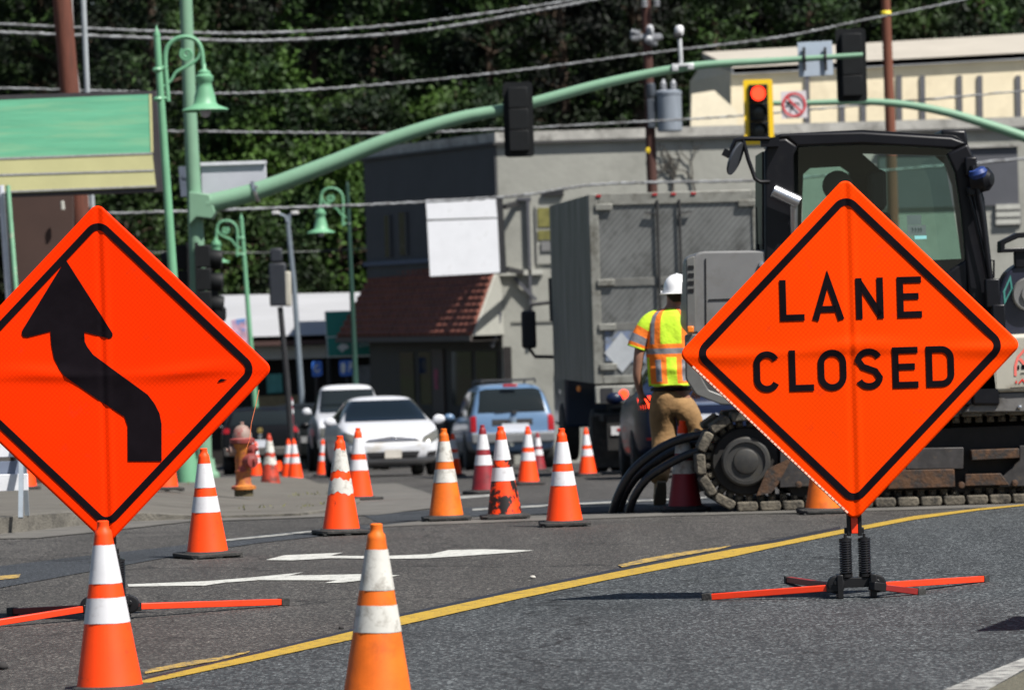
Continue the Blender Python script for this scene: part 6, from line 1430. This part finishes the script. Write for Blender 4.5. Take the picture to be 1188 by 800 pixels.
ds = thing('traffic_light', 'dark grey traffic light seen from behind on a black pole near the low white building', 'traffic light', toground(341, 86))
b = MB(); b.tube([toground(341, 86), W(333, 440, 86), W(325, 356, 86)], [.065, .06, .055], 10); b.build('pole', TRIM, ds, True)
SGB = mat('signal_back_grey', (.018, .021, .028), .5)
b = MB(); b.box(W(322.5, 330, 86), (.34, .22, .86)); b.box(W(320.5, 296, 86), (.24, .2, .28)); b.build('housing', SGB, ds, True, bevel=.03)
b = MB(); b.box(W(334, 335, 86), (.13, .2, .7)); b.build('side_head', mat('cream_head', (.4, .38, .32), .6), ds, True, bevel=.03)
# ================================================================ utility poles, transformer, wires
PW2 = mat('dark_pole_wood', (.06, .022, .016), .85, var=.3, vs=2, stretch=(4, 4, .3)); PW3 = mat('red_brown_pole_wood', (.14, .045, .024), .85, var=.25, vs=2, stretch=(4, 4, .3))
DP1 = 103.0
up = thing('utility_pole', 'dark utility pole carrying the transformer behind the box truck', 'utility pole', toground(764, DP1))
b = MB(); b.tube([toground(764, DP1), W(757, 225, DP1), W(748, -40, DP1)], [.15, .125, .105], 12); b.build('pole', PW2, up, True)
b = MB(); b.lathe([(.001, 0), (.07, .01), (.07, .04)], W(752.5, 174, DP1 - .12), 10, (0, 1, 0)); b.build('yellow_tag', mat('yellow_tag', (.7, .5, .02), .5), up, True)
INS = mat('porcelain_grey', (.28, .29, .31), .4, var=.2)
b = MB()
for x, y, ax in ((737, 38, (-1, 0, .3)), (738, 44, (-1, 0, -.1)), (754, 34, (0, -1, .8)), (753, 46, (.5, -1, 0)), (763, 44, (1, 0, .3)), (757, 50, (1, 0, -.4)), (748, 3, (0, 0, 1)), (762, 2, (0, 0, 1))):
    b = MB(); b.lathe([(.03, -.12), (.09, -.1), (.04, -.07), (.09, -.04), (.04, -.01), (.09, .02), (.04, .05), (.07, .09), (.02, .12)], W(x, y, DP1 - .2), 12, ax); b.build('insulator', INS, up, True)
b = MB(); b.box(W(749, 42, DP1 - .14), (.75, .08, .1)); b.build('crossarm', INS, up, True)
tr = thing('transformer', 'grey cylindrical transformer hanging on the utility pole', 'transformer', W(777, 153, DP1 - .1))
TG = mat('transformer_grey', (.23, .26, .30), .45, .2, var=.15, vs=3, stretch=(3, 3, .4))
b = MB(); b.lathe([(.27, 0), (.30, .03), (.30, .88), (.315, .89), (.315, .95), (.25, .99), (.001, 1.0)], (0, 0, 0), 24); b.build('tank', TG, tr)
for x, h in ((-.12, .28), (.12, .26)):
    b = MB(); b.lathe([(.05, 0), (.09, .03), (.05, .06), (.09, .10), (.05, .13), (.08, .17), (.05, .2), (.03, h)], (x, 0, .98), 12); b.build('bushing', INS, tr)
b = MB(); b.box((-.42, .0, .45), (.2, .2, .7)); b.lathe([(.1, 0), (.12, .05), (.1, .35)], (-.42, 0, .82), 12); b.build('mounting_bracket', mat('dark_tank', (.05, .06, .075), .5), tr, bevel=.02)
DP2 = 104.0
up2 = thing('utility_pole', 'red brown utility pole with yellow band rising behind the excavator cab', 'utility pole', toground(1045, DP2))
b = MB(); b.tube([toground(1045, DP2), W(1033, 150, DP2), W(1026, -40, DP2)], [.16, .125, .105], 12); b.build('pole', PW3, up2, True)
b = MB(); b.lathe([(.122, -.06), (.122, .06)], W(1028, 16, DP2), 14, cap=False); b.build('yellow_band', mat('yellow_band', (.75, .6, .03), .5), up2, True, solid=.006)
WIR = mat('lashed_cable', (.27, .28, .29), .6, var=.35, vs=3, dirt=((.10, .10, .10), .45, .6, 5)); WID = mat('cable_dull', (.20, .22, .20), .7, var=.3, vs=3, dirt=((.06, .06, .06), .45, .6, 4))
def wire(pts, d, r, m, label, wob=.5):
    P = spline([W(x, y, d) for x, y in pts], 40); b = MB()
    if wob:
        Q = []
        for i, p in enumerate(P): Q.append(p + Vector((0, 0, wob * .012 * math.sin(i * 1.9) + wob * .010 * random.uniform(-1, 1))))
        P = Q
    b.tube(P, [r * (1 + .25 * random.uniform(-1, 1)) for _ in P], 6); o = b.build('overhead_wire', m, None, angle=180); return tag(o, label, 'cable', 'overhead wires crossing the street')
wire([(-150, 22), (0, 28), (180, 36.5), (300, 38.5), (450, 30), (600, 10.5), (700, -7), (850, -40)], 96, .028, WIR, 'upper strand of the thick pair of cables crossing the top left')
wire([(-150, 30), (0, 37.5), (180, 44.5), (300, 47.5), (450, 40), (540, 28), (600, 17), (700, -2), (850, -35)], 96, .034, WIR, 'lower strand of the thick pair of cables crossing the top left')
wire([(-150, 98), (100, 105), (200, 108), (300, 107.5), (450, 97.5), (600, 82), (745, 63), (900, 44), (1000, 24), (1090, 6), (1250, -30)], 99, .024, WIR, 'single cable rising from the bell lamp to the top right')
wire([(-150, 152), (195, 152.5), (300, 153.5), (450, 154.5), (580, 150), (750, 141), (850, 135), (1000, 122), (1300, 96)], 100, .024, WIR, 'cable running just above the flat roof line of the grey building')
wire([(-150, 252), (130, 247.5), (300, 242), (450, 236.5), (600, 227), (700, 213.5), (880, 209), (1000, 200), (1300, 175)], 95, .030, WIR, 'lowest thick cable passing across the blank white box sign')
wire([(100, 292), (300, 293), (430, 288), (700, 270), (1300, 210)], 124, .018, WID, 'faint dull cable low in front of the trees at left')
# green guide sign and parking signs
gs = thing('guide_sign', 'green highway guide sign with white arrow under the tiled awning edge', 'sign', W(410, 414, 121))
GS = mat('guide_sign_green', (.0, .19, .15), .5, var=.05); GW = mat('sign_lettering_white', (.6, .62, .6), .5)
slab([(376.5, 361), (442, 359), (443, 412), (380, 414.5)], 121, .05, GW, 'sign_border', gs); slab([(377.5, 362), (441, 360), (442, 410.6), (381, 413)], 120.97, .02, GS, 'sign_panel', gs)
f3 = lambda x, y, o: W(x, y, 120.955 - o * .001)
b = MB(); stroke(b, [(376.5, 391), (442, 388)], 1.2, 0, f3); b.poly([f3(x, y, 1) for x, y in ((391, 403), (396, 398.5), (402, 399), (405.5, 403), (400, 405.5), (397, 409), (394, 405.5))])
for k, (a, c) in enumerate(((418, 3.2), (421.5, 4), (425, 3), (428.5, 4.6), (432, 3), (435, 4.4), (438, 4))): stroke(b, arc(a, 402.2 - c / 2 - k * .15, 1.3, c / 2, 40 + k * 35, 300 + k * 35, 7), .8, k, f3)
b.build('sign_lettering', GW, gs, True, fixn=False)
b = MB(); b.cyl(toground(385, 121.3), W(380, 365, 121.3), .06); b.cyl(toground(445, 121.3), W(438, 365, 121.3), .06); b.build('sign_post', TRIM, gs, True)
BLU = mat('parking_sign_blue', (.03, .13, .50), .5)
for pts, lab, ptb in (([(361.5, 419), (373.5, 418), (374, 436), (362, 437)], 'small round-cornered blue sign on a post left of the white pickup', 366), ([(393, 418), (411, 417), (412, 435), (394, 436.5)], 'blue sign with white symbol and letter P above the white pickup', 402)):
    r0 = thing('parking_sign', lab, 'sign', toground(ptb + 6, 118)); b = MB(); b.prism([W(x, y, 118) for x, y in rpoly(pts, 3)], (0, .03, 0)); b.build('sign_plate', BLU, r0, True)
    b = MB(); b.cyl(toground(ptb + 6, 118.06), W(ptb, 420, 118.06), .035, seg=8); b.build('post', TRIM, r0, True)
    f4 = lambda x, y, o: W(x, y, 117.98 - o * .001)
    b = MB()
    if ptb == 402:
        for st in [[(405, 431), (405, 420.5)] + arc(405.5, 423.3, 3, 2.8, 90, -90, 8)]: stroke(b, [(x, y) for x, y in st], 1.6, 0, f4)
        b.poly([f4(x, y, 0) for x, y in ((395.5, 422), (399, 420), (401, 424), (400.5, 431), (398, 433.5), (395.5, 430))])
    else: stroke(b, arc(367.8, 427.5, 2.5, 4, 0, 300, 8), 1.5, 0, f4)
    b.build('sign_lettering', GW, r0, True, fixn=False)
dl = thing('delineator_post', 'pink and white striped delineator in front of the dark SUV', 'delineator', toground(341, 92))
b = MB(); b.cyl(toground(341, 92), W(336.5, 461, 92), .05, .045, 12); b.build('post', mat('pink_red_plastic', (.45, .08, .12), .5), dl, True)
for y in (467, 477):
    b = MB(); b.cyl(W(337.4 + (y - 467) * .04, y + 2.6, 92), W(337.2 + (y - 467) * .04, y - 2.6, 92), .054, seg=12); b.build('white_band', WHT, dl, True)

# ================================================================ forest
def leafmat(name, c0, c1):
    m = bpy.data.materials.new(name); m.use_nodes = True; nt = m.node_tree; L = nt.links; b = nt.nodes['Principled BSDF']
    b.inputs['Roughness'].default_value = .65; b.inputs['Specular IOR Level'].default_value = .25
    oi = _n(nt, 'ShaderNodeObjectInfo'); tc = _n(nt, 'ShaderNodeTexCoord'); no = _n(nt, 'ShaderNodeTexNoise'); no.inputs['Scale'].default_value = .38; no.inputs['Detail'].default_value = 5; L.new(tc.outputs['Object'], no.inputs['Vector'])
    mr = _n(nt, 'ShaderNodeMapRange'); mr.inputs[1].default_value = .43; mr.inputs[2].default_value = .60; L.new(no.outputs['Fac'], mr.inputs[0])
    mx = _n(nt, 'ShaderNodeMix', data_type='RGBA'); mx.inputs[6].default_value = list(c0) + [1]; mx.inputs[7].default_value = list(c1) + [1]; L.new(mr.outputs[0], mx.inputs[0])  # near-black to bright patches paint shaded gaps and sunlit clumps
    m2 = _n(nt, 'ShaderNodeMapRange'); m2.inputs[3].default_value = .22; m2.inputs[4].default_value = 1.35; L.new(oi.outputs['Random'], m2.inputs[0])
    vm = _n(nt, 'ShaderNodeVectorMath', operation='SCALE'); L.new(mx.outputs[2], vm.inputs[0]); L.new(m2.outputs[0], vm.inputs['Scale']); L.new(vm.outputs[0], b.inputs['Base Color'])
    return m
LM = [leafmat('pine_needles', (.003, .009, .003), (.029, .065, .011)), leafmat('bright_leaves', (.006, .018, .004), (.038, .080, .010))]
BARK = mat('bark', (.05, .032, .02), .9, var=.4, vs=2, stretch=(3, 3, .4))
def make_tree(seed, H, R, kind, nc, nl):
    rng = np.random.default_rng(seed); rnd = random.Random(seed)
    root = thing('tree', 'x', 'tree', (0, 0, 0)); b = MB()
    b.tube([(0, 0, -.5), (rnd.uniform(-.2, .2), 0, H * .4), (rnd.uniform(-.3, .3), 0, H * .98)], [.32, .22, .04], 9)
    C = []
    for i in range(nc):
        t = rng.random() ** .9; z = H * (.10 + .89 * t)
        if kind == 'pine': env = R * (1.02 - t) ** .75 * (.75 + .35 * math.sin(z * 2.1 + seed)) + .25
        else: env = R * math.sin(math.pi * min(.97, max(.06, t))) ** .55 * (.8 + .3 * math.sin(z * 1.3 + seed))
        a = rng.random() * 2 * math.pi; r = env * (.45 + .55 * rng.random() ** .5)
        c = np.array([r * math.cos(a), r * math.sin(a), z - .12 * r]); C.append(c)
        if i % 3 == 0: b.tube([(0, 0, z - .35 - .15 * r), tuple(c * .6 + np.array([0, 0, (z - .3) * .4])), tuple(c)], [.07, .045, .015], 4, cap=False)
    b.build('trunk', BARK, root, angle=80)
    C = np.array(C); n = nc * nl; ctr = np.repeat(C, nl, 0)
    sz = .34 if kind == 'pine' else .42
    off = rng.normal(size=(n, 3)) * np.array([sz, sz, sz * .55]); p = ctr + off
    d1 = rng.normal(size=(n, 3)); d1 /= np.linalg.norm(d1, axis=1)[:, None]
    out = off + np.array([0, 0, .2]); out /= np.linalg.norm(out, axis=1)[:, None] + 1e-6
    nr = out + .8 * rng.normal(size=(n, 3)); d2 = np.cross(nr, d1); d2 /= np.linalg.norm(d2, axis=1)[:, None] + 1e-6
    l = rng.uniform(.09, .17, (n, 1)) if kind == 'pine' else rng.uniform(.08, .14, (n, 1)); w_ = l * (.35 if kind == 'pine' else .62)
    V = np.empty((n, 4, 3), dtype=np.float32); V[:, 0] = p - d1 * l; V[:, 1] = p + d2 * w_; V[:, 2] = p + d1 * l; V[:, 3] = p - d2 * w_
    me = bpy.data.meshes.new('crown'); me.vertices.add(n * 4); me.vertices.foreach_set('co', V.reshape(-1)); me.loops.add(n * 4); me.loops.foreach_set('vertex_index', np.arange(n * 4, dtype=np.int32)); me.polygons.add(n); me.polygons.foreach_set('loop_start', np.arange(0, n * 4, 4, dtype=np.int32)); me.update(); me.validate()
    me.materials.append(LM[0 if kind == 'pine' else 1]); o = bpy.data.objects.new('crown', me); COL.objects.link(o); o.parent = root
    return root
TP_ = [make_tree(1, 22, 3.1, 'pine', 250, 68), make_tree(2, 24, 3.4, 'pine', 270, 68), make_tree(3, 20, 2.8, 'pine', 230, 68), make_tree(4, 13, 3.4, 'leaf', 240, 70), make_tree(5, 10, 3.0, 'leaf', 200, 70)]
usedT = set(); random.seed(23)
zones = ((0, 'behind the billboard and wooden pole'), (200, 'behind the bell lamp and mast pole'), (360, 'left of the slate wall, behind the curved arm'), (480, 'above the flat roof of the grey building'), (760, 'behind the transformer pole'), (900, 'above the cream building roof'))
def put_tree(i, px, d, sc=1.0):
    q = W(px, 400, d); loc = Vector((q.x, d, gz(d) - .3)); z = [n_ for x0, n_ in zones if px >= x0] or [zones[0][1]]; z = z[-1]
    kind = ('dark conifer', 'dark conifer', 'dark conifer', 'bushy green tree', 'bushy green tree')[i]
    row = 'in the front row' if d < 166 else ('in the middle rows' if d < 190 else 'high on the hill')
    lab = f'{kind} {row} {z}'
    src = TP_[i]
    if i not in usedT: usedT.add(i); r_ = src; r_.location = loc; r_['label'] = lab
    else: r_ = dup(src, loc, 0, lab)
    r_.rotation_euler = (0, 0, random.uniform(0, 6.28)); r_.scale = (sc, sc, sc * random.uniform(.9, 1.12)); r_['group'] = f'{kind}s {row} {z}'
    return r_
for d, step, ks in ((157, 95, (0, 1, 2, 3)), (166, 100, (0, 1, 2)), (178, 92, (0, 1, 2, 0, 3)), (192, 90, (0, 1, 2)), (208, 88, (0, 1, 2)), (228, 84, (0, 1, 2))):
    x = -60 + random.uniform(0, 40)
    while x < 1260:
        put_tree(random.choice(ks), x, d + random.uniform(-3, 3), random.uniform(.85, 1.2)); x += step * random.uniform(.75, 1.25)
for x, d, sc, k in ((215, 150, .8, 4), (262, 147, .95, 4), (330, 150, .85, 4), (395, 148, 1.0, 4), (150, 148, 1.0, 4), (345, 146, .7, 4), (430, 150, .9, 3), (540, 151, .95, 3), (640, 152, .9, 3), (300, 153, 1.0, 3), (1090, 158, 1.05, 3), (1160, 157, 1.0, 3)): put_tree(k, x, d, sc)
